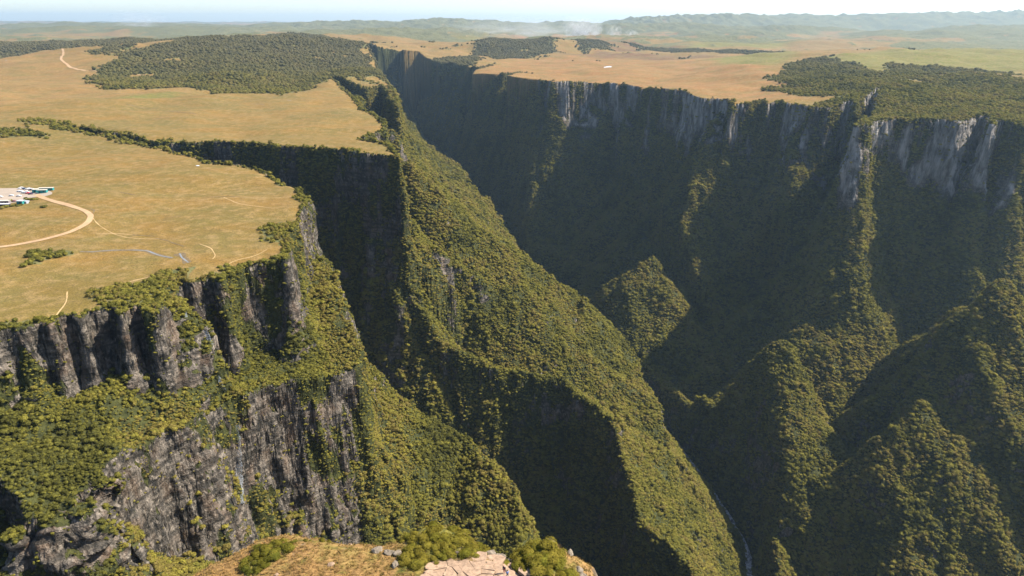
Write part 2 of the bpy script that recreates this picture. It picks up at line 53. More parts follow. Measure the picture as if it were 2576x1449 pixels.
PATCHES=[('forest', [(-1112.4, 1848.6), (-1183.9, 2038.3), (-1338.9, 2455.4), (-1302.8, 2663.1), (-1411.8, 3182.2), (-1454.9, 3648.4), (-1437.3, 4056.6), (-1492.5, 4496.1), (-1287.0, 4467.1), (-932.5, 3992.2), (-651.1, 3105.8), (-454.3, 2340.0), (-386.3, 1953.6), (-456.2, 2024.4), (-521.5, 1930.7), (-527.9, 1734.6), (-538.4, 1617.1), (-596.5, 1654.0), (-706.1, 1744.7), (-807.7, 1776.4), (-873.5, 1729.1), (-959.2, 1709.3)]), ('forest', [(-2918.8, 4134.9), (-3315.5, 5105.2), (-3172.2, 5597.2), (-2998.7, 6193.1), (-2028.5, 5104.5), (-1540.8, 4093.3), (-1620.4, 3752.3), (-1687.9, 3463.3), (-1611.9, 3125.6), (-1601.9, 2915.4), (-1714.9, 2861.4), (-1995.0, 2950.1), (-2099.1, 2959.3), (-2629.3, 3006.1), (-3678.4, 4226.0)]), ('forest', [(-1432.1, 2492.6), (-1577.8, 2850.2), (-1690.0, 3104.4), (-1520.3, 2845.7), (-1341.4, 2402.3)]), ('forest', [(-3891.4, 7454.3), (-4440.4, 9405.2), (-3907.3, 9876.4), (-2831.7, 8034.9), (-2219.8, 6489.2), (-2601.6, 6557.4), (-2764.0, 6044.9)]), ('forest', [(-2062.6, 5929.8), (-2408.9, 8399.4), (-2114.5, 10063.8), (-1437.7, 9236.8), (-852.9, 7605.4), (-371.3, 6447.9), (-554.2, 5457.8), (-1058.6, 5765.2), (-1426.2, 5595.2)]), ('forest', [(-782.2, 2103.5), (-700.9, 2070.5), (-666.7, 2000.4), (-719.0, 1989.9)]), ('forest', [(-795.5, 1133.4), (-790.6, 1155.8), (-752.1, 1136.6), (-685.0, 1100.0), (-605.2, 1057.3), (-523.9, 1003.0), (-462.0, 980.6), (-447.4, 960.2), (-475.0, 948.0), (-545.9, 989.7), (-622.9, 1034.8), (-714.3, 1076.2), (-762.2, 1102.3)]), ('forest', [(-782.0, 1024.4), (-749.4, 1045.9), (-701.6, 1037.0), (-680.1, 1021.6), (-695.7, 1000.6), (-721.3, 987.4), (-746.2, 974.5)]), ('forest', [(-360.5, 463.8), (-360.6, 479.0), (-344.6, 481.5), (-341.5, 490.9), (-332.0, 492.7), (-326.3, 483.1), (-330.0, 472.2), (-337.4, 463.5), (-342.4, 451.7), (-351.8, 455.2)]), ('forest', [(-268.5, 406.3), (-258.3, 419.6), (-250.7, 427.7), (-242.9, 439.1), (-240.2, 453.7), (-228.9, 453.6), (-220.8, 438.9), (-220.2, 416.2), (-205.8, 364.7), (-232.3, 370.8), (-250.9, 383.1)]), ('forest', [(-207.9, 543.7), (-203.3, 565.1), (-187.0, 567.3), (-171.7, 520.9), (-186.0, 521.1), (-196.2, 523.4)]), ('forest', [(-210.9, 431.0), (-203.6, 453.3), (-194.9, 467.7), (-173.2, 481.0), (-181.2, 521.0), (-173.2, 520.9), (-151.1, 446.0), (-184.0, 430.6), (-203.9, 427.1)]), ('forest', [(-266.5, 365.3), (-260.6, 371.1), (-254.8, 365.2), (-259.9, 358.5)]), ('forest', [(-324.2, 339.0), (-288.3, 350.1), (-279.5, 357.0), (-270.3, 358.6), (-261.7, 343.5), (-291.2, 324.1), (-304.9, 315.1)]), ('forest', [(-486.7, 2201.3), (-427.9, 2384.5), (-326.6, 3042.5), (-161.6, 3451.3), (-151.7, 2613.2), (-198.8, 2175.6), (-257.3, 2064.1), (-365.3, 2029.7)]), ('forest', [(-188.0, 3573.3), (-209.6, 4469.1), (-75.9, 5472.7), (150.3, 6139.2), (335.9, 5856.1), (218.9, 3623.8), (64.4, 3378.7), (-85.1, 3392.8)]), ('forest', [(413.5, 5398.5), (639.8, 6326.9), (689.4, 5356.7), (531.8, 4120.5), (418.3, 3904.2), (385.5, 4536.7)]), ('forest', [(141.4, 6502.9), (300.6, 7885.0), (350.9, 6768.6), (287.6, 6199.1)]), ('forest', [(546.4, 1334.6), (742.7, 1624.9), (884.3, 1807.8), (1029.3, 1890.9), (1176.8, 1855.8), (1281.6, 1774.3), (1365.2, 1722.7), (1234.7, 1073.6), (782.4, 963.5), (794.4, 1078.7), (773.8, 1179.5), (663.6, 1161.9), (587.1, 1154.1), (601.5, 1305.6)]), ('forest', [(618.2, 1729.8), (763.4, 2034.0), (1030.6, 2533.9), (1117.4, 2606.6), (1036.6, 2157.8), (1042.9, 2049.6), (1203.6, 2224.1), (1320.4, 2277.7), (1465.4, 2267.1), (1524.0, 2124.3), (1610.8, 2046.6), (1451.1, 1838.5), (1348.1, 1873.2), (1188.0, 1912.4), (1043.4, 1921.3), (879.4, 1739.8), (743.0, 1589.0), (657.0, 1552.9), (610.6, 1616.7)]), ('forest', [(691.0, 4575.4), (1034.0, 4534.3), (1357.7, 4009.6), (1633.3, 3875.2), (2342.8, 4658.9), (3404.9, 5832.2), (5192.8, 7353.2), (6558.4, 7918.3), (4218.3, 5071.0), (3226.9, 4546.1), (2661.6, 4339.0), (1891.3, 3749.3), (1519.8, 3601.7), (1133.7, 3639.1), (926.3, 4055.8)]), ('forest', [(1805.1, 7028.4), (2322.9, 8262.9), (2261.9, 7327.7), (1950.0, 6309.9), (1644.2, 6071.4)]), ('forest', [(-1550.0, 6995.6), (-3764.5, 17961.7), (-6550.1, 65172.3), (314.3, 38851.9), (2692.5, 23042.8), (1076.2, 9180.5), (82.0, 10158.8), (-713.7, 9676.0), (-727.8, 7187.3), (-1025.2, 6570.1)]), ('forest', [(-7080.9, 11964.7), (-12697.0, 21909.8), (-21878.1, 44491.6), (-6887.5, 14782.9), (-6034.3, 12502.9), (-7167.4, 13768.6), (-5883.8, 10945.7)]), ('forest', [(-5047.1, 9575.7), (-7706.6, 16356.5), (-7417.4, 17805.7), (-4959.7, 12205.4), (-4122.8, 9375.1), (-4087.6, 8448.7)]), ('forest', [(-3675.0, 9277.9), (-6698.9, 19378.0), (-7055.7, 33707.1), (-2416.6, 11501.4), (-2879.5, 10876.6), (-2913.1, 9112.6), (-3664.3, 10405.6)]), ('green', [(721.3, 2895.5), (908.1, 3190.9), (1176.1, 3465.1), (1379.2, 3446.3), (1249.9, 3162.0), (965.2, 2575.5), (791.1, 2200.8), (741.5, 2237.3), (740.5, 2591.0)]), ('green', [(943.9, 2422.9), (1240.0, 2759.1), (1778.4, 3184.0), (2184.0, 3439.7), (2263.9, 3127.5), (1997.1, 2555.6), (1431.9, 1819.2), (1354.7, 1888.3), (1314.0, 2033.2), (1205.3, 2080.3), (941.8, 1851.8), (953.0, 1985.3), (1013.4, 2365.0)]), ('green', [(-587.3, 6486.8), (-447.8, 9623.0), (263.0, 10759.7), (252.2, 8425.5), (-250.4, 7008.1), (-289.0, 6183.2)]), ('green', [(-904.9, 1532.4), (-878.4, 1631.4), (-792.2, 1663.9), (-750.0, 1591.4), (-766.0, 1496.1), (-852.4, 1499.5)]), ('green', [(1064.9, 4671.7), (1846.5, 5964.9), (2713.8, 6478.9), (2328.7, 5551.0), (1558.3, 4610.8)]), ('pink', [(-119.8, 2517.8), (26.2, 3265.5), (428.5, 3618.7), (821.7, 3198.2), (766.0, 2235.8), (748.3, 2078.3), (839.2, 1792.0), (669.9, 1532.8), (533.3, 1538.5), (397.6, 1707.4), (242.1, 2020.3), (62.4, 2057.9)]), ('pink', [(1233.5, 8212.5), (1709.4, 8575.5), (2196.1, 8463.8), (1890.4, 7277.6), (1216.6, 7062.5)]), ('pink', [(2458.7, 8915.8), (3550.5, 10582.4), (2872.7, 7451.2), (1958.4, 6330.0), (1799.5, 6642.2)]), ('pink', [(-123.9, 6410.8), (58.7, 7278.8), (530.2, 7190.7), (397.5, 6325.3), (47.5, 5896.8)]), ('purple', [(190.0, 3641.3), (472.5, 3996.3), (859.2, 3757.6), (989.5, 3482.3), (734.9, 3205.5), (400.5, 3378.6)]), ('purple', [(620.3, 5809.9), (838.5, 5564.7), (1149.2, 4811.2), (706.9, 4079.4), (485.0, 4103.1)]), ('pale', [(-1218.2, 1269.3), (-1841.2, 2221.9), (-2468.0, 3476.5), (-2063.9, 3442.3), (-1403.4, 2365.0), (-952.7, 2172.7), (-781.6, 1682.1), (-931.0, 1517.8), (-1006.4, 1380.1)]), ('pale', [(-1360.4, 2487.6), (-1511.2, 3089.2), (-1327.9, 3141.0), (-1202.6, 2998.8), (-1330.0, 2775.9), (-1272.4, 2397.7)]), ('pale', [(1019.2, 1992.5), (1160.5, 2179.1), (1387.5, 2232.8), (1580.7, 2154.5), (1458.1, 1982.6), (1276.4, 2049.1)])]
ROAD=[(-470.3, 660.6), (-456.7, 649.1), (-438.4, 634.8), (-422.7, 624.1), (-406.8, 613.7), (-390.9, 602.2), (-377.9, 589.7), (-368.3, 577.8), (-362.4, 567.6), (-357.7, 554.2), (-356.8, 542.5), (-359.9, 531.3), (-368.6, 519.5), (-380.7, 509.3), (-392.4, 499.4), (-405.2, 491.8), (-434.1, 475.4)]
LOT=[(-556.3, 682.3), (-524.4, 688.7), (-508.0, 691.0), (-490.2, 686.3), (-468.0, 675.6), (-452.0, 660.3), (-455.6, 652.3), (-463.4, 652.4), (-469.9, 649.4), (-470.8, 643.1), (-469.8, 635.4), (-474.2, 632.4), (-475.8, 626.5), (-485.5, 622.2), (-506.4, 615.4)]
FARROADS=[[(-2058.8, 3300.4), (-1928.3, 3098.3), (-1891.4, 3007.9), (-1875.3, 2923.7), (-1809.0, 2866.2), (-1708.4, 2735.3), (-1616.4, 2594.0), (-1536.7, 2447.3), (-1469.6, 2333.5), (-1400.5, 2245.2), (-1310.1, 2161.8), (-1226.9, 2127.5)], [(-1136.3, 2152.3), (-1110.0, 2135.9), (-1074.3, 2104.7), (-1022.2, 2045.7), (-1001.0, 2004.4), (-990.1, 1952.5), (-983.7, 1915.3)], [(-549.0, 9647.6), (-471.0, 7740.2), (-432.7, 6738.7)]]
TRAILS=[[(-207.8, 657.5), (-228.8, 656.2), (-279.8, 653.9), (-302.6, 646.4), (-308.5, 644.9), (-325.9, 646.8)], [(-210.9, 457.6), (-205.5, 461.8), (-202.4, 472.3), (-191.0, 481.3), (-186.9, 495.5)], [(-219.0, 472.5), (-219.3, 478.9), (-225.2, 489.3), (-231.3, 498.1), (-243.0, 506.3)], [(-242.9, 439.1), (-247.0, 433.7), (-252.0, 427.7), (-258.3, 419.6)], [(-362.1, 570.1), (-348.6, 554.0), (-337.0, 543.3), (-321.5, 531.8), (-305.7, 526.1), (-287.4, 525.8), (-275.2, 522.4)], [(-267.7, 363.6), (-269.6, 374.2), (-275.5, 389.7), (-284.9, 406.4)], [(-283.2, 655.6), (-258.2, 630.2), (-236.7, 622.4), (-213.4, 607.6)], [(-337.8, 532.1), (-320.7, 536.3), (-309.7, 533.9)]]
GULLIES=[[(-389.0, 664.0), (-381.3, 660.6), (-373.6, 657.2)], [(-310.3, 535.0), (-303.2, 533.8), (-290.6, 532.5)], [(-287.8, 528.0), (-277.9, 521.4), (-269.6, 513.9), (-264.0, 509.7), (-253.1, 501.4)], [(-389.8, 607.7), (-383.4, 604.8), (-374.9, 595.1), (-370.6, 585.7)], [(-304.8, 656.0), (-291.7, 657.4), (-268.7, 658.6)], [(-769.6, 1391.0), (-730.8, 1376.6), (-698.2, 1381.9)], [(-649.1, 1306.5), (-615.2, 1293.8), (-580.3, 1281.3)], [(-621.9, 1208.3), (-594.5, 1217.5)], [(-1093.8, 1744.5), (-1047.6, 1732.5), (-1041.2, 1772.7)], [(-1265.8, 1752.2), (-1239.4, 1771.4), (-1212.8, 1770.2)], [(-773.4, 1340.6), (-761.2, 1346.3)], [(-532.7, 1457.7), (-508.7, 1435.5)], [(-374.7, 655.6), (-366.9, 655.5)]]
BROOK=[(-324.1, 486.9), (-316.0, 486.8), (-310.7, 489.5), (-304.8, 491.4), (-294.1, 492.2), (-283.5, 492.0), (-275.0, 491.9), (-265.1, 483.2), (-257.1, 477.6), (-249.3, 474.7)]
BROOK2=[(-249.4, 485.8), (-243.4, 476.5), (-236.6, 468.3), (-233.3, 464.7)]
PONDS=[[(-491.6, 1508.2), (-484.0, 1519.6), (-475.0, 1515.3), (-478.1, 1500.1)], [(-363.8, 780.4), (-360.6, 782.6), (-357.8, 778.1), (-361.0, 777.0)], [(359.8, 2840.3), (392.4, 2848.6), (386.7, 2806.4), (358.3, 2803.3)], [(-1714.1, 2420.3), (-1712.5, 2427.6), (-1696.4, 2404.4)], [(-791.9, 1792.8), (-788.7, 1797.0), (-784.1, 1786.1)], [(-1261.2, 9820.9), (-1142.4, 10099.4), (-1086.6, 9603.0), (-1212.3, 9519.2)]]
CARS=[((-493.6, 658.9), 14, 'white', 'white car parked alone in the middle of the gravel lot, left one of two'), ((-484.7, 656.6), 14, 'white', 'white car parked alone in the middle of the gravel lot, right one of two'), ((-476.8, 638.0), 12, 'maroon', 'maroon car with a white roof beside the grey building'), ((-503.3, 685.8), 22, 'white', 'white car at the left end of the far row in the gravel lot'), ((-504.6, 690.4), 22, 'white', 'white car behind the left end of the far row in the lot'), ((-500.5, 687.5), 24, 'black', 'black car next to the white ones in the far row'), ((-497.5, 685.2), 24, 'blue', 'dark blue car in the far row left of the pale silver one'), ((-494.1, 683.3), 18, 'white', 'white car in the middle of the far row of the lot'), ((-494.0, 686.1), 18, 'silver', 'silver car in the far row behind the white one'), ((-488.3, 679.6), 16, 'black', 'small dark car at the right end of the far row near the teal building'), ((-488.1, 682.8), 16, 'white', 'white car closest to the left end of the teal building'), ((-496.3, 674.5), 14, 'white', 'white car at the left end of the near row in the lot'), ((-493.2, 673.1), 14, 'white', 'second white car from the left end of the near row'), ((-487.6, 668.2), 14, 'white', 'white car left of centre in the near row of the lot'), ((-484.9, 667.3), 14, 'silver', 'pale silver car touching the red one in the near row'), ((-487.1, 672.1), 16, 'white', 'white car behind the red one in the near row'), ((-481.5, 665.5), 14, 'red', 'bright red car in the near row of the lot'), ((-476.6, 662.4), 12, 'purple', 'dark plum car at the right end of the near row'), ((-501.9, 655.2), 14, 'white', 'white car at the left edge of the picture in the lot')]
BLD={'tealfront': (-466.5, 665.6), 'tealback': (-477.5, 678.5), 'tealleft': (-479.0, 671.9), 'hut': (-460.9, 625.2), 'annex': (-458.1, 627.5), 'grey': (-482.7, 632.2), 'dark': (-469.7, 615.1)}
LOTBUSH=[((-469.0, 643.5), 2.2), ((-467.1, 644.3), 2.5), ((-464.3, 643.4), 2.4), ((-461.6, 642.6), 2.6), ((-458.8, 641.7), 2.2), ((-457.2, 641.7), 1.8), ((-473.8, 650.1), 1.6), ((-484.1, 643.8), 2.2), ((-467.6, 608.8), 3), ((-466.4, 611.0), 2.6), ((-464.4, 611.7), 2.6), ((-464.0, 614.7), 2.4), ((-461.8, 615.4), 2.2), ((-460.2, 617.6), 2), ((-457.3, 616.1), 2.2), ((-457.5, 619.8), 1.8), ((-465.1, 603.7), 3), ((-431.5, 612.6), 3.2), ((-456.6, 629.0), 1.6), ((-469.0, 605.2), 3)]
FARMS=[(-1259.7, 12475.8), (-928.6, 11487.0), (-989.4, 13428.0), (-1792.8, 13696.6), (-892.7, 13979.4)]
SMOKE=[(820.3, 7000, 60.4), (595.1, 7050, 67.8), (1005.5, 6800, 45.0), (1151.4, 6700, 52.9), (-5300.4, 11000, 64.1)]
HP={'shrubl': [(-50.6, 102.7), (-48.8, 105.9), (-45.2, 107.2), (-42.6, 107.2), (-42.4, 104.0), (-44.1, 100.9), (-46.6, 99.4), (-50.1, 98.9)], 'shrubc': [(-23.9, 107.7), (-20.7, 109.9), (-15.4, 111.9), (-8.7, 108.7), (-3.9, 104.6), (-3.1, 101.6), (-8.3, 100.8), (-14.8, 99.2), (-19.6, 96.9), (-21.1, 96.9), (-20.3, 101.7), (-19.3, 104.9)], 'shrubt': [(-43.0, 107.4), (-23.9, 107.7), (-23.8, 106.9), (-42.7, 106.3)], 'shrubr': [(-2.3, 101.6), (3.0, 104.7), (6.8, 104.5), (10.5, 103.1), (10.8, 96.7), (3.5, 96.7), (1.4, 99.6)], 'shrubr2': [(11.0, 99.5), (14.6, 98.5), (15.1, 96.7), (10.8, 96.7)], 'slab': [(-16.0, 96.8), (-12.6, 99.3), (-8.3, 100.4), (-3.1, 100.8), (-0.1, 99.6), (2.8, 98.0), (4.3, 96.7), (5.5, 92.0), (-16.9, 92.1)]}
HROCK=[((-9.5, 108.2), 1.0), ((-25.5, 103.1), 1.3), ((-23.1, 102.3), 1.2), ((-21.2, 101.7), 0.9), ((-21.3, 99.2), 1.0), ((-33.3, 99.3), 0.8), ((-3.9, 103.2), 1.3), ((-2.0, 102.9), 1.5), ((-0.1, 102.4), 1.4), ((2.2, 103.1), 1.2), ((11.5, 105.3), 1.1), ((7.7, 105.7), 0.8), ((-32.0, 106.8), 0.9), ((-43.1, 97.9), 0.6), ((-9.8, 102.0), 0.8), ((-3.2, 106.7), 0.5), ((13.6, 99.5), 1.2), ((13.0, 101.0), 1.0)]
HPPL=[(-1.2, 97.5), (-0.6, 96.5)]
FALLS=[([(-228.0, 437.0, -13.3), (-226.8, 435.0, -19.0), (-212.1, 407.0, -15.8), (-209.8, 403.0, -18.3)], 0.5, 0.9, 'thin upper waterfall dropping from the plateau rim stream'), ([(-200.3, 405.0, -28.6), (-199.1, 405.0, -32.6), (-198.3, 405.0, -38.4)], 1.2, 1.8, 'short double waterfall over the middle rock step'), ([(-197.5, 404.0, -47.6), (-195.8, 403.0, -58.9), (-194.3, 401.0, -64.7), (-192.7, 401.0, -69.9)], 0.9, 1.2, 'narrow waterfall just above the wooded shelf'), ([(-185.3, 396.0, -94.6), (-186.6, 394.0, -113.9), (-187.3, 390.0, -133.8), (-183.1, 376.0, -142.7)], 1.6, 3.0, 'faint long waterfall veil down the great shaded cliff')]
# ------------------------------------------------------------ noise
_rng = np.random.default_rng(7)
_perm = _rng.permutation(256).astype(np.int32); _perm = np.concatenate([_perm, _perm])
_g2 = np.stack([np.cos(np.arange(256) * 2.399963), np.sin(np.arange(256) * 2.399963)], 1).astype(np.float32)
def pn2(x, y):
    xi = np.floor(x).astype(np.int32); yi = np.floor(y).astype(np.int32)
    xf = (x - xi).astype(np.float32); yf = (y - yi).astype(np.float32)
    xi &= 255; yi &= 255
    u = xf * xf * xf * (xf * (xf * 6 - 15) + 10); v = yf * yf * yf * (yf * (yf * 6 - 15) + 10)
    def g(ix, iy, fx, fy):
        h = _perm[(_perm[ix & 255] + iy) & 255]; gg = _g2[h]
        return gg[:, 0] * fx + gg[:, 1] * fy
    a = g(xi, yi, xf, yf); b = g(xi + 1, yi, xf - 1, yf)
    c = g(xi, yi + 1, xf, yf - 1); d = g(xi + 1, yi + 1, xf - 1, yf - 1)
    return ((a + (b - a) * u) + ((c + (d - c) * u) - (a + (b - a) * u)) * v) * 1.4
_g3 = _rng.normal(size=(256, 3)).astype(np.float32); _g3 /= np.linalg.norm(_g3, axis=1)[:, None]
def pn3(x, y, z):
    xi = np.floor(x).astype(np.int32); yi = np.floor(y).astype(np.int32); zi = np.floor(z).astype(np.int32)
    xf = (x - xi).astype(np.float32); yf = (y - yi).astype(np.float32); zf = (z - zi).astype(np.float32)
    f = lambda t: t * t * t * (t * (t * 6 - 15) + 10)
    u, v, ww = f(xf), f(yf), f(zf)
    def g(a, b, c):
        h = _perm[(_perm[(_perm[(xi + a) & 255] + ((yi + b) & 255)) & 255] + ((zi + c) & 255)) & 255]; gg = _g3[h]
        return gg[:, 0] * (xf - a) + gg[:, 1] * (yf - b) + gg[:, 2] * (zf - c)
    l = lambda a, b, t: a + (b - a) * t
    return l(l(l(g(0, 0, 0), g(1, 0, 0), u), l(g(0, 1, 0), g(1, 1, 0), u), v),
             l(l(g(0, 0, 1), g(1, 0, 1), u), l(g(0, 1, 1), g(1, 1, 1), u), v), ww) * 1.4
def fbm(x, y, o=3):
    r = 0; a = 1.0
    for i in range(o):
        r = r + a * pn2(x + 17.3 * i, y - 9.1 * i); a *= .5; x = x * 2.03; y = y * 2.03
    return r
def rdg(x, y):
    return 1 - 2 * np.abs(pn2(x, y))

# ------------------------------------------------------------ terrain as a function of plan position
DGa = np.array(DG, np.float32)
def nearest_seg(P, V, closed):
    V = np.asarray(V, np.float32)
    A = V if closed else V[:-1]
    Bv = np.roll(V, -1, 0) if closed else V[1:]
    n = len(P); best = np.full(n, 1e18, np.float32); bi = np.zeros(n, np.int32); bt = np.zeros(n, np.float32); bs = np.zeros(n, np.float32)
    px, py = P[:, 0], P[:, 1]
    for i in range(len(A)):
        ax, ay = A[i]; dx, dy = Bv[i] - A[i]; L2 = dx * dx + dy * dy + 1e-9
        qx = px - ax; qy = py - ay
        t = np.clip((qx * dx + qy * dy) / L2, 0, 1)
        ex = qx - t * dx; ey = qy - t * dy
        d2 = ex * ex + ey * ey
        m = d2 < best
        best = np.where(m, d2, best); bi[m] = i; bt = np.where(m, t, bt)
        cr = (dx * ey - dy * ex) / (math.sqrt(L2) * np.sqrt(d2 + 1e-6))
        bs = np.where(m, cr, bs)
    return np.sqrt(best), bi, bt, bs
def inside(P, V):
    V = np.asarray(V, np.float32); px, py = P[:, 0], P[:, 1]
    c = np.zeros(len(P), bool); n = len(V)
    for i in range(n):
        x1, y1 = V[i]; x2, y2 = V[(i + 1) % n]
        if y1 == y2: continue
        m = ((y1 > py) != (y2 > py))
        c ^= m & (px < (x2 - x1) * (py - y1) / (y2 - y1) + x1)
    return c
def interp_prof(rows, d):
    # rows: (n, len(DG)) profile per point, d: (n,)
    k = np.clip(np.searchsorted(DGa, d, 'right') - 1, 0, len(DG) - 2)
    t = np.clip((d - DGa[k]) / (DGa[k + 1] - DGa[k]), 0, 1.5)
    a = rows[np.arange(len(d)), k]; b = rows[np.arange(len(d)), k + 1]
    return a + (b - a) * t
RIMV = np.array([r[:2] for r in RIM], np.float32)
RIMP = np.array([PROF[r[2]] for r in RIM], np.float32)
RIMSIDE = np.array([1.0 if r[2] in ('right', 'rightn') else 0.0 for r in RIM], np.float32)
RIMLEFT = np.array([1.0 if r[2] == 'left' else 0.25 for r in RIM], np.float32)
RMIN, RMAX = RIMV.min(0) - 200, RIMV.max(0) + 200
HILLV = np.array(HILL, np.float32)
HPROF = np.array([[0, 4, 11, 26, 55, 120, 230, 380, 520, 700, 1000]], np.float32)

def bumps_h(x, y):
    s = np.zeros(len(x), np.float32)
    for bx, by, bz, rx, ry, rot in BUMPS:
        dx, dy = x - bx, y - by
        if rot:
            c, sn = math.cos(R(rot)), math.sin(R(rot)); dx, dy = dx * c + dy * sn, -dx * sn + dy * c
        q = (dx / rx) ** 2 + (dy / ry) ** 2
        h = max(bz, 1) * np.where(q < 4, np.clip(1 - q / 4, 0, 1) ** 2 * (1 + q * .35), 0)
        s += (h / 100) ** 4
    return s ** .25 * 100
def plateau_h(x, y):
    near = np.clip((np.hypot(x, y) - 300) / 1500, 0, 1)
    h = fbm(x / 330, y / 330, 3) * (4.5 + 7 * near) + fbm(x / 95 + 5, y / 60, 2) * (1.5 + 1.8 * near)
    far = np.clip((y - 5000) / 5000, 0, 1)
    h = h + far * (fbm(x / 1500, y / 900, 3) * 42)
    h = h + np.clip((y - 2300) / 2000, 0, 1) * fbm(x / 520 + 3, y / 380, 3) * (12 + 12 * np.clip((y - 4000) / 2000, 0, 1))
    h = h + np.clip((y - 16000) / 8000, 0, 1) * (95 + 45 * fbm(x / 2600, y / 2600, 3))
    h = h - (x * x + y * y) / (2 * 6.37e6 * 2.6)          # the curve of the earth, less refraction
    bm = bumps_h(x, y)
    h = h + bm * (1 + .16 * fbm(x / 160, y / 160, 3))
    return h
def hill_top(x, y):
    z = 66 + 0.5 * fbm(x / 9, y / 9, 3) + 0.22 * fbm(x / 2.2, y / 2.2, 2)
    z = z - np.clip((-x - 38) / 20, 0, 3) * 3.2           # shoulder down on the left
    z = z + 1.4 * np.exp(-((x + 14) / 7) ** 2 - ((y - 108) / 7) ** 2)
    z = z - np.clip((x - 6) / 12, 0, 1) ** 2 * 7 + 1.6 * np.exp(-((x - 7) / 3.5) ** 2 - ((y - 105) / 4) ** 2)
    z = z - 1.5 * np.exp(-((x - 1) / 3.0) ** 2 - ((y - 103) / 6) ** 2)
    return z

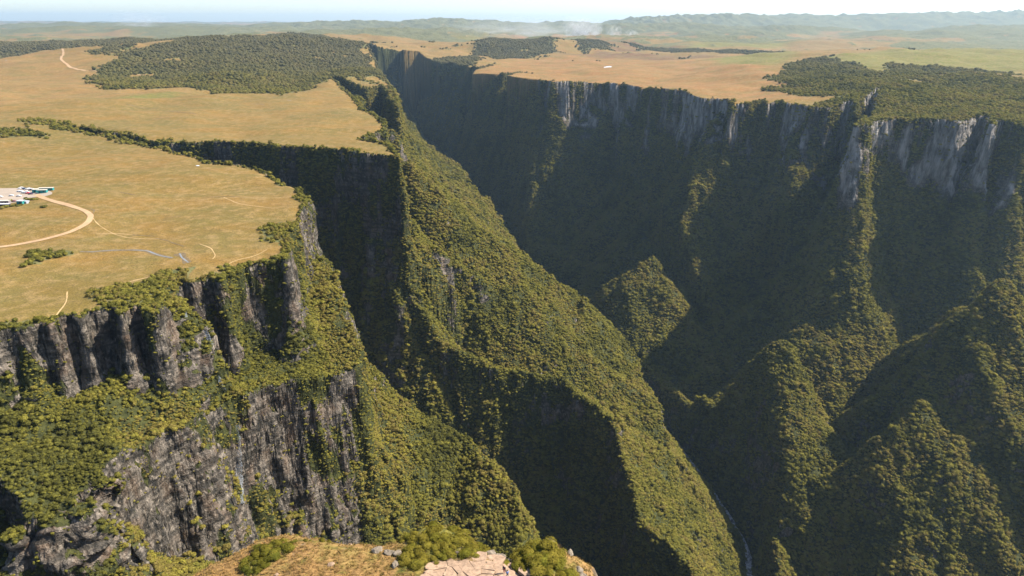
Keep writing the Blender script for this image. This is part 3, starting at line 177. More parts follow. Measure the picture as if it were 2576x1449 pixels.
def terrain(P):
    """z, zone, d for plan points. zone 0 plateau, 1 canyon, 2 near hill"""
    P = np.asarray(P, np.float32); n = len(P)
    z = np.empty(n, np.float32); zone = np.zeros(n, np.int8); dd = np.zeros(n, np.float32)
    for s in range(0, n, 120000):
        e = min(n, s + 120000)
        z[s:e], zone[s:e], dd[s:e] = _terrain(P[s:e])
    return z, zone, dd
def _terrain(P):
    x, y = P[:, 0].copy(), P[:, 1].copy(); n = len(x)
    z = plateau_h(x, y).astype(np.float32); zone = np.zeros(n, np.int8); dout = np.full(n, -999, np.float32)
    box = (x > RMIN[0]) & (x < RMAX[0]) & (y > RMIN[1]) & (y < RMAX[1])
    if box.any():
        ix = np.nonzero(box)[0]; bx, by = x[ix], y[ix]
        wx = bx + 3.5 * fbm(bx / 38, by / 38, 3); wy = by + 3.5 * fbm(bx / 38 + 40, by / 38, 3)
        Q = np.stack([wx, wy], 1)
        d, bi, bt, _ = nearest_seg(Q, RIMV, True)
        ins = inside(Q, RIMV)
        sd = np.where(ins, d, -d)
        dout[ix] = sd
        # a rounded lip outside the rim
        zi = z[ix]
        lip = ~ins & (d < 14)
        zi[lip] -= (1 - d[lip] / 14) ** 2 * 2.2
        m = np.nonzero(ins)[0]
        if len(m):
            q = Q[m]; qx, qy = q[:, 0], q[:, 1]; d_, i_, t_ = d[m], bi[m], bt[m]
            j_ = (i_ + 1) % len(RIMV)
            rows = RIMP[i_] * (1 - t_)[:, None] + RIMP[j_] * t_[:, None]
            rgt = RIMSIDE[i_] * (1 - t_) + RIMSIDE[j_] * t_
            lft = RIMLEFT[i_] * (1 - t_) + RIMLEFT[j_] * t_
            big = np.clip(np.hypot(qx, qy) / 1200, .45, 1.6)
            nearf = np.clip((1500 - np.hypot(qx, qy)) / 700, 0, 1)
            # fluted, columnar cliff line: the distance from the rim is shifted by plan noise
            fl = (rdg(qx / 30, qy / 30) * 6.5 * nearf + (1 - nearf) * rdg(qx / 95, qy / 95) * 13 + rdg(qx / 13 + 9, qy / 13) * 3.2 * nearf + rdg(qx / 5.5, qy / 5.5) * 1.1 * nearf) * np.clip(d_ / 6, 0, 1)
            dc = np.maximum(d_ + (fl - 2) * np.clip(big, .6, 1.4), 0)
            zz = zi[m] * np.clip(1 - d_ / 60, 0, 1) - interp_prof(rows, dc)
            vz = 1 + np.clip((d_ - 60) / 200, 0, 1) * .18 * fbm(qx / 260, qy / 260, 2)
            zz = zz * vz
            # ribs and gullies running down the long walls
            ur = (-qx * .55 + qy * .83); vr = (qx * .83 + qy * .55)
            ul = (qx * .18 + qy * .98); vl = (qx * .98 - qy * .18)
            k = np.clip((d_ - 25) / 120, 0, 1)
            wob = 30 * fbm(qx / 170, qy / 170, 2)
            zz += k * rgt * (rdg((ur + wob) / 95, vr / 420) * 20 + rdg((ur + wob) / 41, vr / 230) * 8)
            zz += k * (1 - rgt) * lft * (rdg((ul + wob) / 90, vl / 400) * 20 + rdg((ul + wob) / 38, vl / 210) * 9)
            # solids: shelves and low tables inside the canyon
            for nm, prof, pts in SOLIDS:
                V = np.array([p[:2] for p in pts], np.float32)
                lo, hi = V.min(0) - 420, V.max(0) + 420
                s_ = np.nonzero((qx > lo[0]) & (qx < hi[0]) & (qy > lo[1]) & (qy < hi[1]))[0]
                if not len(s_): continue
                qq = q[s_]
                ds, si, st, _ = nearest_seg(qq, V, True)
                inn = inside(qq, V)
                zt = np.zeros(len(s_), np.float32); wsum = np.zeros(len(s_), np.float32)
                for p in pts:
                    w_ = 1 / (((qq[:, 0] - p[0]) ** 2 + (qq[:, 1] - p[1]) ** 2) + 30) ** 1.5
                    zt += w_ * p[2]; wsum += w_
                zt /= wsum
                fl2 = rdg(qq[:, 0] / 26, qq[:, 1] / 26) * 5 + rdg(qq[:, 0] / 10 + 9, qq[:, 1] / 10) * 3 + rdg(qq[:, 0] / 4.3, qq[:, 1] / 4.3) * 1
                dcs = np.where(inn, 0, np.maximum(ds + (fl2 - 2) * np.clip(ds / 5, 0, 1) * (0 if nm == 'gorge' else 1), 0))
                rr = np.broadcast_to(np.array(prof, np.float32), (len(s_), len(DG)))
                top = zt + fbm(qq[:, 0] / 45, qq[:, 1] / 45, 3) * (5 if nm != 'gorge' else 6)
                cand = top - interp_prof(rr, dcs)
                zz[s_] = np.maximum(zz[s_], cand)
            for amp_, pts in CARVE:
                V = np.array([p[:2] for p in pts], np.float32); lo, hi = V.min(0) - 160, V.max(0) + 160
                s_ = np.nonzero((qx > lo[0]) & (qx < hi[0]) & (qy > lo[1]) & (qy < hi[1]))[0]
                if len(s_):
                    dcv, *_ = nearest_seg(q[s_], V, False); zz[s_] -= amp_ * np.exp(-(dcv / 48) ** 2)
            for nm, pts, lp, rp in RIDGES:
                V = np.array([p[:2] for p in pts], np.float32); vz_ = np.array([p[2] for p in pts], np.float32)
                lo, hi = V.min(0) - 520, V.max(0) + 520
                s_ = np.nonzero((qx > lo[0]) & (qx < hi[0]) & (qy > lo[1]) & (qy < hi[1]))[0]
                if not len(s_): continue
                qq = q[s_]
                wxx = qq[:, 0] + 14 * fbm(qq[:, 0] / 120, qq[:, 1] / 120, 2); wyy = qq[:, 1] + 14 * fbm(qq[:, 0] / 120 + 7, qq[:, 1] / 120, 2)
                ds, si, st, sd_ = nearest_seg(np.stack([wxx, wyy], 1), V, False)
                zc = vz_[si] * (1 - st) + vz_[si + 1] * st
                cap = ((si == 0) & (st <= 0)) | ((si == len(V) - 2) & (st >= 1))
                ds = ds * (1 + 1.6 * cap * np.clip(1 - np.abs(sd_), 0, 1) ** 1.5 * np.clip(ds / 20, 0, 1))
                wl = (0.5 + 0.5 * sd_)[:, None]
                rr = np.array(lp, np.float32)[None] * wl + np.array(rp, np.float32)[None] * (1 - wl)
                fl3 = rdg(qq[:, 0] / 24, qq[:, 1] / 24) * 4
                cand = zc - interp_prof(rr, np.maximum(ds + fl3 * np.clip(ds / 12, 0, 1), 0)) + 4 * fbm(qq[:, 0] / 40, qq[:, 1] / 40, 2)
                cand = cand - np.clip(12 - d_[s_], 0, 12) * 4
                zz[s_] = np.maximum(zz[s_], cand)
            rv = np.array([p[:2] for p in RIVER], np.float32); rz = np.array([p[2] for p in RIVER], np.float32)
            dr, ri, rt, rside = nearest_seg(q, rv, False)
            zr = rz[ri] * (1 - rt) + rz[ri + 1] * rt
            zfl = zr + np.clip(dr - 7, 0, 900) * .30 + 5 * fbm(qx / 70, qy / 70, 2) * np.clip(dr / 40, 0, 1)
            zz = np.maximum(zz, zfl)
            lim = zr + 4 + np.clip(dr - 6, 0, 1e9) * np.where(rside > 0, 1.35, 3.4)
            zz = np.where(dr < 130, np.minimum(zz, lim), zz)
            und = np.clip((d_ - 40) / 60, 0, 1) * np.clip(dr / 50, 0.05, 1)
            zz += und * (fbm(qx / 60, qy / 60, 3) * 6)
            zz = np.minimum(zz, zi[m] + 1)
            zi[m] = zz
        z[ix] = zi; zone[ix] = ins
    # the hill under the camera
    hb = (x > -500) & (x < 500) & (y > -500) & (y < 400)
    if hb.any():
        ix = np.nonzero(hb)[0]; q = np.stack([x[ix], y[ix]], 1)
        qw = q + np.stack([1.0 * fbm(q[:, 0] / 9, q[:, 1] / 9, 3), .8 * fbm(q[:, 0] / 9 + 5, q[:, 1] / 9, 3)], 1)
        d, _, _, _ = nearest_seg(qw, HILLV[:, :2], True); inn = inside(qw, HILLV[:, :2])
        ht = hill_top(q[:, 0], q[:, 1])
        dc = np.where(inn, 0, np.maximum(d + (rdg(q[:, 0] / 12, q[:, 1] / 12) * 3) * np.clip(d / 6, 0, 1), 0))
        edge = np.where(inn, np.clip(1 - d / 5, 0, 1) ** 2 * 1.6, 1.6)
        c = ht - edge - interp_prof(np.broadcast_to(HPROF, (len(ix), len(DG))), dc)
        m = c > z[ix]
        z[ix[m]] = c[m]; zone[ix[m]] = 2; dout[ix[m]] = np.where(inn[m], -d[m], d[m])
    return z, zone, dout

# ------------------------------------------------------------ refine a plan mesh until every 3-D edge is short for its distance
def build_tin():
    gx = [-40000, -26000, -20000, -15000, -11000, -8000, -6000, -4500] + list(range(-3600, 3601, 300)) + [4500, 6000, 8000, 11000, 15000, 20000, 26000, 40000]
    gy = [-600, -300] + list(range(0, 4201, 300)) + [4600, 5200, 6000, 7000, 8500, 10500, 13000, 16500, 21000, 26000, 31000]
    GX, GY = np.meshgrid(gx, gy); nx = len(gx); ny = len(gy)
    P = np.stack([GX.ravel(), GY.ravel()], 1).astype(np.float64)
    P += _rng.normal(size=P.shape) * 20
    idx = np.arange(nx * ny).reshape(ny, nx)
    a, b, c, d = idx[:-1, :-1].ravel(), idx[:-1, 1:].ravel(), idx[1:, 1:].ravel(), idx[1:, :-1].ravel()
    T = np.concatenate([np.stack([a, b, c], 1), np.stack([a, c, d], 1)])
    cen = P[T].mean(1)
    wide = (np.abs(cen[:, 0]) < 900 + 1.15 * np.maximum(cen[:, 1], 0))
    T = T[wide]
    Z, ZN, DD = terrain(P)
    for it in range(22):
        E = np.concatenate([T[:, [0, 1]], T[:, [1, 2]], T[:, [2, 0]]]); E.sort(1)
        key = E[:, 0].astype(np.int64) * 100000000 + E[:, 1]
        uk, inv = np.unique(key, return_inverse=True)
        ua, ub = (uk // 100000000).astype(np.int64), (uk % 100000000).astype(np.int64)
        A = np.column_stack([P[ua], Z[ua]]); Bq = np.column_stack([P[ub], Z[ub]])
        L = np.linalg.norm(A - Bq, axis=1)
        M = (A + Bq) / 2; rel = M - np.array([0, 0, CZ])
        dist = np.linalg.norm(rel, axis=1)
        fx = np.abs(rel[:, 0]) / np.maximum(rel[:, 1] * .95 - (M[:, 2] - CZ) * .35, 1)
        off = np.clip((fx - .80) * 4, 0, 4) + np.clip((20 - rel[:, 1]) / 60, 0, 4)
        tol = TINK * np.maximum(dist, 60) * (1 + off)
        tol = tol * np.where((ZN[ua] == 2) | (ZN[ub] == 2), 1 + np.clip((78 - rel[:, 1]) / 12, 0, 8), 1)
        same = (ZN[ua] == 0) & (ZN[ub] == 0)
        tol = np.where(same, tol * 1.5, tol)
        pl = np.hypot(A[:, 0] - Bq[:, 0], A[:, 1] - Bq[:, 1])
        mark = (L > tol) & (pl > tol * .22)
        if not mark.any(): break
        mi = np.nonzero(mark)[0]
        if DBG: print(it, len(P), len(T), len(mi), flush=True)
        mid = np.full(len(uk), -1, np.int64); mid[mi] = len(P) + np.arange(len(mi))
        newP = (P[ua[mi]] + P[ub[mi]]) / 2
        nz, nzn, nd = terrain(newP)
        P = np.concatenate([P, newP]); Z = np.concatenate([Z, nz]); ZN = np.concatenate([ZN, nzn]); DD = np.concatenate([DD, nd])
        nT = len(T); m0, m1, m2 = mid[inv[:nT]], mid[inv[nT:2 * nT]], mid[inv[2 * nT:]]
        # rotate so that the pattern is canonical
        cnt = (m0 >= 0).astype(int) + (m1 >= 0) + (m2 >= 0)
        out = [T[cnt == 0]]
        t3 = cnt == 3
        a, b, c = T[t3].T; x, y_, z_ = m0[t3], m1[t3], m2[t3]
        out += [np.stack(q, 1) for q in ((a, x, z_), (x, b, y_), (z_, y_, c), (x, y_, z_))]
        for rot in range(3):
            ms = [m0, m1, m2]; k0, k1, k2 = ms[rot], ms[(rot + 1) % 3], ms[(rot + 2) % 3]
            A_, B_, C_ = T[:, rot], T[:, (rot + 1) % 3], T[:, (rot + 2) % 3]
            s1 = (cnt == 1) & (k0 >= 0)
            out += [np.stack((A_[s1], k0[s1], C_[s1]), 1), np.stack((k0[s1], B_[s1], C_[s1]), 1)]
            s2 = (cnt == 2) & (k2 < 0)       # edges AB and BC split
            A2, B2, C2, u, v = A_[s2], B_[s2], C_[s2], k0[s2], k1[s2]
            out += [np.stack((u, B2, v), 1), np.stack((A2, u, v), 1), np.stack((A2, v, C2), 1)]
        T = np.concatenate(out)
    return P, Z, ZN, DD, T
TINK = 0.0060
P, Z, ZN, DD, T = build_tin()
print('tin', len(P), len(T), round(time.time() - T0, 1))
V3 = np.column_stack([P, Z])

def vnormals(V, T):
    fn = np.cross(V[T[:, 1]] - V[T[:, 0]], V[T[:, 2]] - V[T[:, 0]])
    N = np.zeros_like(V)
    for k in range(3):
        for c in range(3): N[:, c] += np.bincount(T[:, k], fn[:, c], len(V))
    return N / (np.linalg.norm(N, axis=1)[:, None] + 1e-12), fn
N, FN = vnormals(V3, T)
# ------------------------------------------------------------ 3-D relief on the rock faces
steep = np.clip((0.80 - N[:, 2]) / .3, 0, 1) * (ZN == 1)
dcam = np.linalg.norm(V3 - np.array([0, 0, CZ]), axis=1)
x, y, z = V3.T
amp = np.clip(dcam / 900, .7, 1.7)
but_ = (ZN == 1) & (x < -196) & (y < 299) & (z < -63)          # the broken buttress at the near corner
amp = np.where(but_, 1.9, amp); steep = np.where(but_, np.maximum(steep, .6), steep)
blk = np.round(pn3(x / 9, y / 9, z / 11) * 3) / 3 * 2.6 + np.round(pn3(x / 15 + 7, y / 15, z / 40) * 3) / 3 * 3.0
rel = (blk * np.clip(1100 / dcam, .2, 1) + pn3(x / 11, y / 11, z / 30) * 1.6 + pn3(x / 4.2, y / 4.2, z / 9) * 1.1 + (1 - 2 * np.abs(pn3(x / 55, y / 55, z / 13 + 4))) * 2.4 + (1 - 2 * np.abs(pn3(x / 30, y / 30, z / 5.5))) * .8)
V3 = V3 + N * (rel * steep * amp)[:, None] * np.array([1, 1, .35])
N, FN = vnormals(V3, T)
x, y, z = V3.T

# ------------------------------------------------------------ land cover per vertex
def soft_poly(px, py, V, soft):
    V = np.asarray(V, np.float32); lo, hi = V.min(0) - soft * 2, V.max(0) + soft * 2
    out = np.zeros(len(px), np.float32)
    s_ = np.nonzero((px > lo[0]) & (px < hi[0]) & (py > lo[1]) & (py < hi[1]))[0]
    if len(s_):
        q = np.stack([px[s_], py[s_]], 1)
        q = q + np.stack([fbm(q[:, 0] / soft / 2.2, q[:, 1] / soft / 2.2, 3), fbm(q[:, 0] / soft / 2.2 + 9, q[:, 1] / soft / 2.2, 3)], 1) * soft * .8
        d, _, _, _ = nearest_seg(q, V, True); sg = np.where(inside(q, V), d, -d)
        out[s_] = np.clip(.5 + sg / soft, 0, 1)
    return out
def cover(px, py):
    far = np.hypot(px, py)
    F = np.zeros(len(px), np.float32)
    tint = np.zeros((len(px), 3), np.float32)
    gold = np.array([.355, .242, .085]); olive = np.array([.26, .215, .075]); pale = np.array([.41, .275, .13]); pink = np.array([.44, .25, .12])
    green = np.array([.21, .27, .06]); purple = np.array([.20, .11, .085])
    n1 = fbm(px / 260, py / 150, 3)[:, None]; n2 = fbm(px / 60 + 8, py / 38, 3)[:, None]
    tint[:] = gold
    tint = tint * (1 - np.clip(.32 + .9 * n1 + .35 * n2, 0, .9)) + olive * np.clip(.32 + .9 * n1 + .35 * n2, 0, .9)
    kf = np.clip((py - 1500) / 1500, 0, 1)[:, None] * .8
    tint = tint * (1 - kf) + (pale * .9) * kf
    n3 = fbm(px / 700, py / 420, 3)[:, None]
    kg = np.clip(n3 * 1.2, 0, .35) * np.clip((py - 4200) / 2500, 0, 1)[:, None]
    tint = tint * (1 - kg) + green * .9 * kg
    for kind, V in PATCHES:
        s = {'forest': 9, 'green': 50, 'pink': 70, 'purple': 45, 'pale': 80}[kind]
        V = np.asarray(V); dist = np.hypot(*V.mean(0)); s = max(s * (dist / 2500 if kind != 'forest' else 1), 8) if kind == 'forest' else s * max(dist / 2500, .3)
        if kind == 'forest': s = max(9, dist * .022)
        m = soft_poly(px, py, V, s)
        if kind == 'forest': F = np.maximum(F, m)
        else:
            c = dict(green=green, pink=pink, purple=purple, pale=pale)[kind]
            m = (m * .85)[:, None]; tint = tint * (1 - m) + c * m
    # woods on the far rolling country
    wd = fbm(px / 900 + 31, py / 420, 4)
    k = np.clip((py - 4300) / 1200, 0, 1)
    F = np.maximum(F, np.clip((wd - .02) * 6, 0, 1) * k)
    F = np.maximum(F, np.clip((bumps_h(px, py) - 28) / 25 + fbm(px / 500, py / 300, 3) * 1.2, 0, 1) * np.clip((py - 5200) / 1500, 0, 1))
    F = F * np.clip(1.25 - np.clip(fbm(px / 150 + 50, py / 110, 4) - .36, 0, 1) * 2.6 * np.clip((py - 1200) / 600, 0, 1), 0, 1)
    sc = fbm(px / 130 + 3, py / 70, 3)
    F = np.maximum(F, np.clip((sc - .62) * 8, 0, 1) * np.clip((py - 2600) / 800, 0, 1) * .9)
    return F, tint * np.array([.44, .40, .31], np.float32)
FOR, TINT = cover(x, y)
FOR = np.where(ZN == 0, FOR, 0)
# the rim itself is scrubby
rimn = fbm(x / 22, y / 22, 3) + .55 * fbm(x / 140, y / 140, 2) - np.clip((y - 700) / 500, 0, 1.1)
FOR = np.maximum(FOR, np.where((ZN == 0) & (DD > -16) & (DD < 0), np.clip((rimn - .05 + (DD + 5) / 12) * 2.5, 0, 1) * .9, 0))
lift = FOR * np.clip((y - 2800) / 1500, 0, 1) * (ZN == 0)
V3[:, 2] += lift * (7 + 5 * fbm(x / 30, y / 30, 2))
# rock exposure
nearA = np.clip((900 - y) / 250, 0, 1) * np.clip((60 - x) / 60, 0, 1)
top = np.clip((95 - DD) / 50, 0, 1)
zr_ = np.clip((z + 130 + 90 * fbm(x / 80, y / 80, 3)) / 40, 0, 1)
vs = pn3(x / 34, y / 34, z / 90) + .5 * pn3(x / 13, y / 13, z / 40)
rock = np.clip((.50 - N[:, 2]) / .14, 0, 1) * np.clip(.22 + vs * 1.35 + nearA * .50 + top * .12 + .5 * fbm(x / 42, y / 42 + z / 50, 3), 0, 1)
rightw = (y < 2120) & (x > 40 + (y - 1900) * -.35) & (y > 950)
pat = fbm(x / 120 + 5, y / 120, 2)
rock = np.where(rightw & (ZN == 1), np.clip((.62 - N[:, 2]) / .2, 0, 1) * zr_ * np.clip((vs * .9 + pat * 1.1 + .22) * 2.2, 0, 1), rock)
rock = np.where(rightw, rock, rock * np.clip((1700 - y) / 400, 0, 1))
rock = np.where((y < 620) & (y > 330) & (x > -125), rock * np.clip((-112 - x) / 12, .1, 1), rock)
rock = np.where((y > 690) & (y < 900) & (x > -142) & (x < 40), rock * .45, rock)
pinn = (ZN == 1) & (x < -198) & (y < 297) & (z < -65)
rock = np.where(pinn, np.clip((.93 - N[:, 2]) / .22, 0, 1) * np.clip(.8 + .9 * fbm(x / 16, y / 16 + z / 16, 3), 0, 1), rock)
rock = np.where(rightw & (ZN == 1) & (y > 900), rock * 1.6, rock)
rock[ZN != 1] = 0
TINT = TINT.astype(np.float32)
print('cover', round(time.time() - T0, 1))

# ------------------------------------------------------------ materials
def newmat(name):
    m = bpy.data.materials.new(name); m.use_nodes = True
    return m, m.node_tree, m.node_tree.nodes['Principled BSDF']
def nd(nt, typ, **kw):
    n = nt.nodes.new(typ)
    for k, v in kw.items():
        if k.startswith('i_'): n.inputs[k[2:].replace('_', ' ')].default_value = v
        else: setattr(n, k, v)
    return n
def lk(nt, a, b): nt.links.new(a, b)
def mixc(nt, fac, a, b, mode='MIX'):
    n = nt.nodes.new('ShaderNodeMix'); n.data_type = 'RGBA'; n.blend_type = mode
    for s, v in ((0, fac), (6, a), (7, b)):
        if isinstance(v, (int, float)): n.inputs[s].default_value = v
        elif isinstance(v, tuple): n.inputs[s].default_value = (*v, 1) if len(v) == 3 else v
        else: nt.links.new(v, n.inputs[s])
    return n.outputs[2]
def math_(nt, op, a, b=None, clamp=False):
    n = nt.nodes.new('ShaderNodeMath'); n.operation = op; n.use_clamp = clamp
    for i, v in enumerate((a, b)):
        if v is None: continue
        if isinstance(v, (int, float)): n.inputs[i].default_value = v
        else: nt.links.new(v, n.inputs[i])
    return n.outputs[0]
def maprange(nt, v, a, b, c=0, d=1):
    n = nt.nodes.new('ShaderNodeMapRange'); nt.links.new(v, n.inputs[0])
    for i, q in zip((1, 2, 3, 4), (a, b, c, d)): n.inputs[i].default_value = q
    return n.outputs[0]
def noise(nt, scale, detail=3, rough=.55, vec=None, stretch=None):
    n = nt.nodes.new('ShaderNodeTexNoise'); n.inputs['Scale'].default_value = scale; n.inputs['Detail'].default_value = detail; n.inputs['Roughness'].default_value = rough
    if vec is None:
        g = nt.nodes.new('ShaderNodeNewGeometry'); vec = g.outputs['Position']
    if stretch:
        m = nt.nodes.new('ShaderNodeMapping'); m.inputs['Scale'].default_value = stretch; nt.links.new(vec, m.inputs[0]); vec = m.outputs[0]
    nt.links.new(vec, n.inputs['Vector'])
    return n.outputs[0]
def attr(nt, name):
    n = nt.nodes.new('ShaderNodeAttribute'); n.attribute_name = name; return n
def bump(nt, h, dist, strength=1):
    b = nt.nodes.new('ShaderNodeBump'); b.inputs['Distance'].default_value = dist; b.inputs['Strength'].default_value = strength; nt.links.new(h, b.inputs['Height']); return b.outputs[0]

FD, FM, FL = (.026, .032, .011), (.052, .060, .022), (.100, .100, .042)      # forest greens
# ground
M_ground, nt, bs = newmat('grassland')
bs.inputs['Roughness'].default_value = .95; bs.inputs['Specular IOR Level'].default_value = .1
tint = attr(nt, 'tint').outputs['Color']; fo = attr(nt, 'forest').outputs['Fac']
n_f = noise(nt, .9, 4, .7); n_m = noise(nt, .11, 4, .65); n_l = noise(nt, .02, 5, .65, stretch=(.8, 1.3, 1))
c = mixc(nt, maprange(nt, n_l, .40, .62, 0, .65), tint, (.10, .088, .028))
c = mixc(nt, maprange(nt, n_m, .46, .68, 0, .5), c, (.25, .17, .08))
c = mixc(nt, maprange(nt, n_f, .30, .72, .62, 1.22), (0, 0, 0), c) if False else mixc(nt, 1.0, c, nt.nodes.new('ShaderNodeCombineColor').outputs[0], 'MULTIPLY') if False else c
sp_ = noise(nt, .33, 3, .75)
c = mixc(nt, maprange(nt, sp_, .56, .66, 0, .45), c, (.085, .062, .025))
gv = nt.nodes.new('ShaderNodeCombineColor'); vv = maprange(nt, n_f, .25, .75, .5, 1.42)
for i in range(3): lk(nt, vv, gv.inputs[i])
c = mixc(nt, 1.0, c, gv.outputs[0], 'MULTIPLY')
# thin dark erosion lines winding through the grass
er = nt.nodes.new('ShaderNodeTexNoise'); er.inputs['Scale'].default_value = .012; er.inputs['Detail'].default_value = 3
g_ = nt.nodes.new('ShaderNodeNewGeometry'); lk(nt, g_.outputs['Position'], er.inputs['Vector'])
e1 = math_(nt, 'ABSOLUTE', math_(nt, 'SUBTRACT', er.outputs[0], .5))
e1 = maprange(nt, e1, .0, .006, .42, 0)
e1 = math_(nt, 'MULTIPLY', e1, maprange(nt, noise(nt, .03, 2), .5, .6, 0, 1))
c = mixc(nt, e1, c, (.09, .065, .03))
fn = noise(nt, .16, 3, .7)
fc = mixc(nt, maprange(nt, fn, .35, .65), FM, FL); fc = mixc(nt, maprange(nt, noise(nt, .05, 3), .45, .7, 0, .7), fc, (.15, .125, .055))
fsel = math_(nt, 'ADD', fo, math_(nt, 'MULTIPLY', math_(nt, 'SUBTRACT', fn, .5), .8))
c = mixc(nt, maprange(nt, fsel, .42, .52), c, fc)
lk(nt, c, bs.inputs['Base Color'])
vor = nt.nodes.new('ShaderNodeTexVoronoi'); vor.inputs['Scale'].default_value = .12; g_2 = nt.nodes.new('ShaderNodeNewGeometry'); lk(nt, g_2.outputs['Position'], vor.inputs['Vector'])
hgt = math_(nt, 'ADD', math_(nt, 'MULTIPLY', n_f, .5), math_(nt, 'MULTIPLY', n_m, 1.6))
hgt = math_(nt, 'ADD', hgt, math_(nt, 'MULTIPLY', math_(nt, 'MULTIPLY', math_(nt, 'SUBTRACT', 1, vor.outputs[0]), fo), 5.0))
lk(nt, bump(nt, hgt, 1.0, .7), bs.inputs['Normal'])

# canyon walls: rock where exposed, scrub and forest floor elsewhere
def rock_color(nt, warm=0.0):
    st = noise(nt, 1.0, 5, .68, stretch=(.15, .15, .075)); st2 = noise(nt, 1.0, 4, .65, stretch=(.42, .42, .26)); lay = noise(nt, 1.0, 3, .6, stretch=(.02, .02, .30)); fi = noise(nt, 1.1, 4, .7)
    c = mixc(nt, maprange(nt, st, .44, .60), (.016, .016, .015), (.135, .118, .10))
    c = mixc(nt, maprange(nt, st2, .48, .68, 0, .9), c, (.27 + warm, .235 + warm * .8, .195 + warm * .5))
    c = mixc(nt, maprange(nt, noise(nt, 1.0, 3, .6, stretch=(.09, .09, .05)), .50, .66, 0, .45), c, (.15, .095, .06))
    c = mixc(nt, maprange(nt, fi, .55, .35, 0, .6), c, (.05, .045, .035))
    c = mixc(nt, maprange(nt, lay, .50, .40, 0, .75), c, (.03, .028, .024))
    h = math_(nt, 'ADD', math_(nt, 'ADD', math_(nt, 'MULTIPLY', st2, 1.4), math_(nt, 'MULTIPLY', lay, 2.0)), math_(nt, 'MULTIPLY', fi, .7))
    return c, h
M_wall, nt, bs = newmat('canyon_rock_and_scrub')
bs.inputs['Roughness'].default_value = .9; bs.inputs['Specular IOR Level'].default_value = .15
rc, rh = rock_color(nt)
vn = noise(nt, .23, 4, .7); vn2 = noise(nt, .05, 3, .6)
vc = mixc(nt, maprange(nt, vn, .38, .62), (.014, .018, .006), (.05, .054, .016)); vc = mixc(nt, maprange(nt, vn2, .5, .72, 0, .5), vc, (.055, .055, .016))
ra = attr(nt, 'rock').outputs['Fac']
rn = noise(nt, 1.0, 4, .65, stretch=(.14, .14, .05))
rs = math_(nt, 'ADD', ra, math_(nt, 'MULTIPLY', math_(nt, 'SUBTRACT', rn, .5), 1.5))
rs = maprange(nt, rs, .44, .54)
rc = mixc(nt, maprange(nt, ra, 1.0, 1.5, 0, .8), rc, mixc(nt, maprange(nt, noise(nt, 1.0, 4, .7, stretch=(.12, .12, .03)), .38, .62), (.07, .067, .064), (.33, .31, .29)))
lk(nt, mixc(nt, rs, vc, rc), bs.inputs['Base Color'])
hh = math_(nt, 'ADD', math_(nt, 'MULTIPLY', rh, rs), math_(nt, 'MULTIPLY', vn, 3.0))
lk(nt, bump(nt, hh, 1.0, .8), bs.inputs['Normal'])

# hill under the drone
M_hill, nt, bs = newmat('dry_hill_grass')
bs.inputs['Roughness'].default_value = .95; bs.inputs['Specular IOR Level'].default_value = .1
a_ = noise(nt, 1.1, 4, .65, stretch=(.55, 1.8, 1)); b_ = noise(nt, .22, 3, .6); cfi = noise(nt, 6, 3, .7)
c = mixc(nt, maprange(nt, a_, .35, .62), (.09, .053, .02), (.27, .165, .065))
c = mixc(nt, maprange(nt, b_, .5, .7, 0, .7), c, (.21, .17, .05))
c = mixc(nt, maprange(nt, cfi, .55, .8, 0, .5), c, (.32, .21, .10))
sh = attr(nt, 'forest').outputs['Fac']
c = mixc(nt, sh, c, mixc(nt, maprange(nt, noise(nt, 1.4, 3), .4, .6), (.05, .055, .014), (.16, .14, .03)))
rc2, rh2 = rock_color(nt, .12)
ra = attr(nt, 'rock').outputs['Fac']
c = mixc(nt, ra, c, rc2)
lk(nt, c, bs.inputs['Base Color'])
lk(nt, bump(nt, math_(nt, 'ADD', a_, math_(nt, 'MULTIPLY', cfi, .25)), .5, .8), bs.inputs['Normal'])

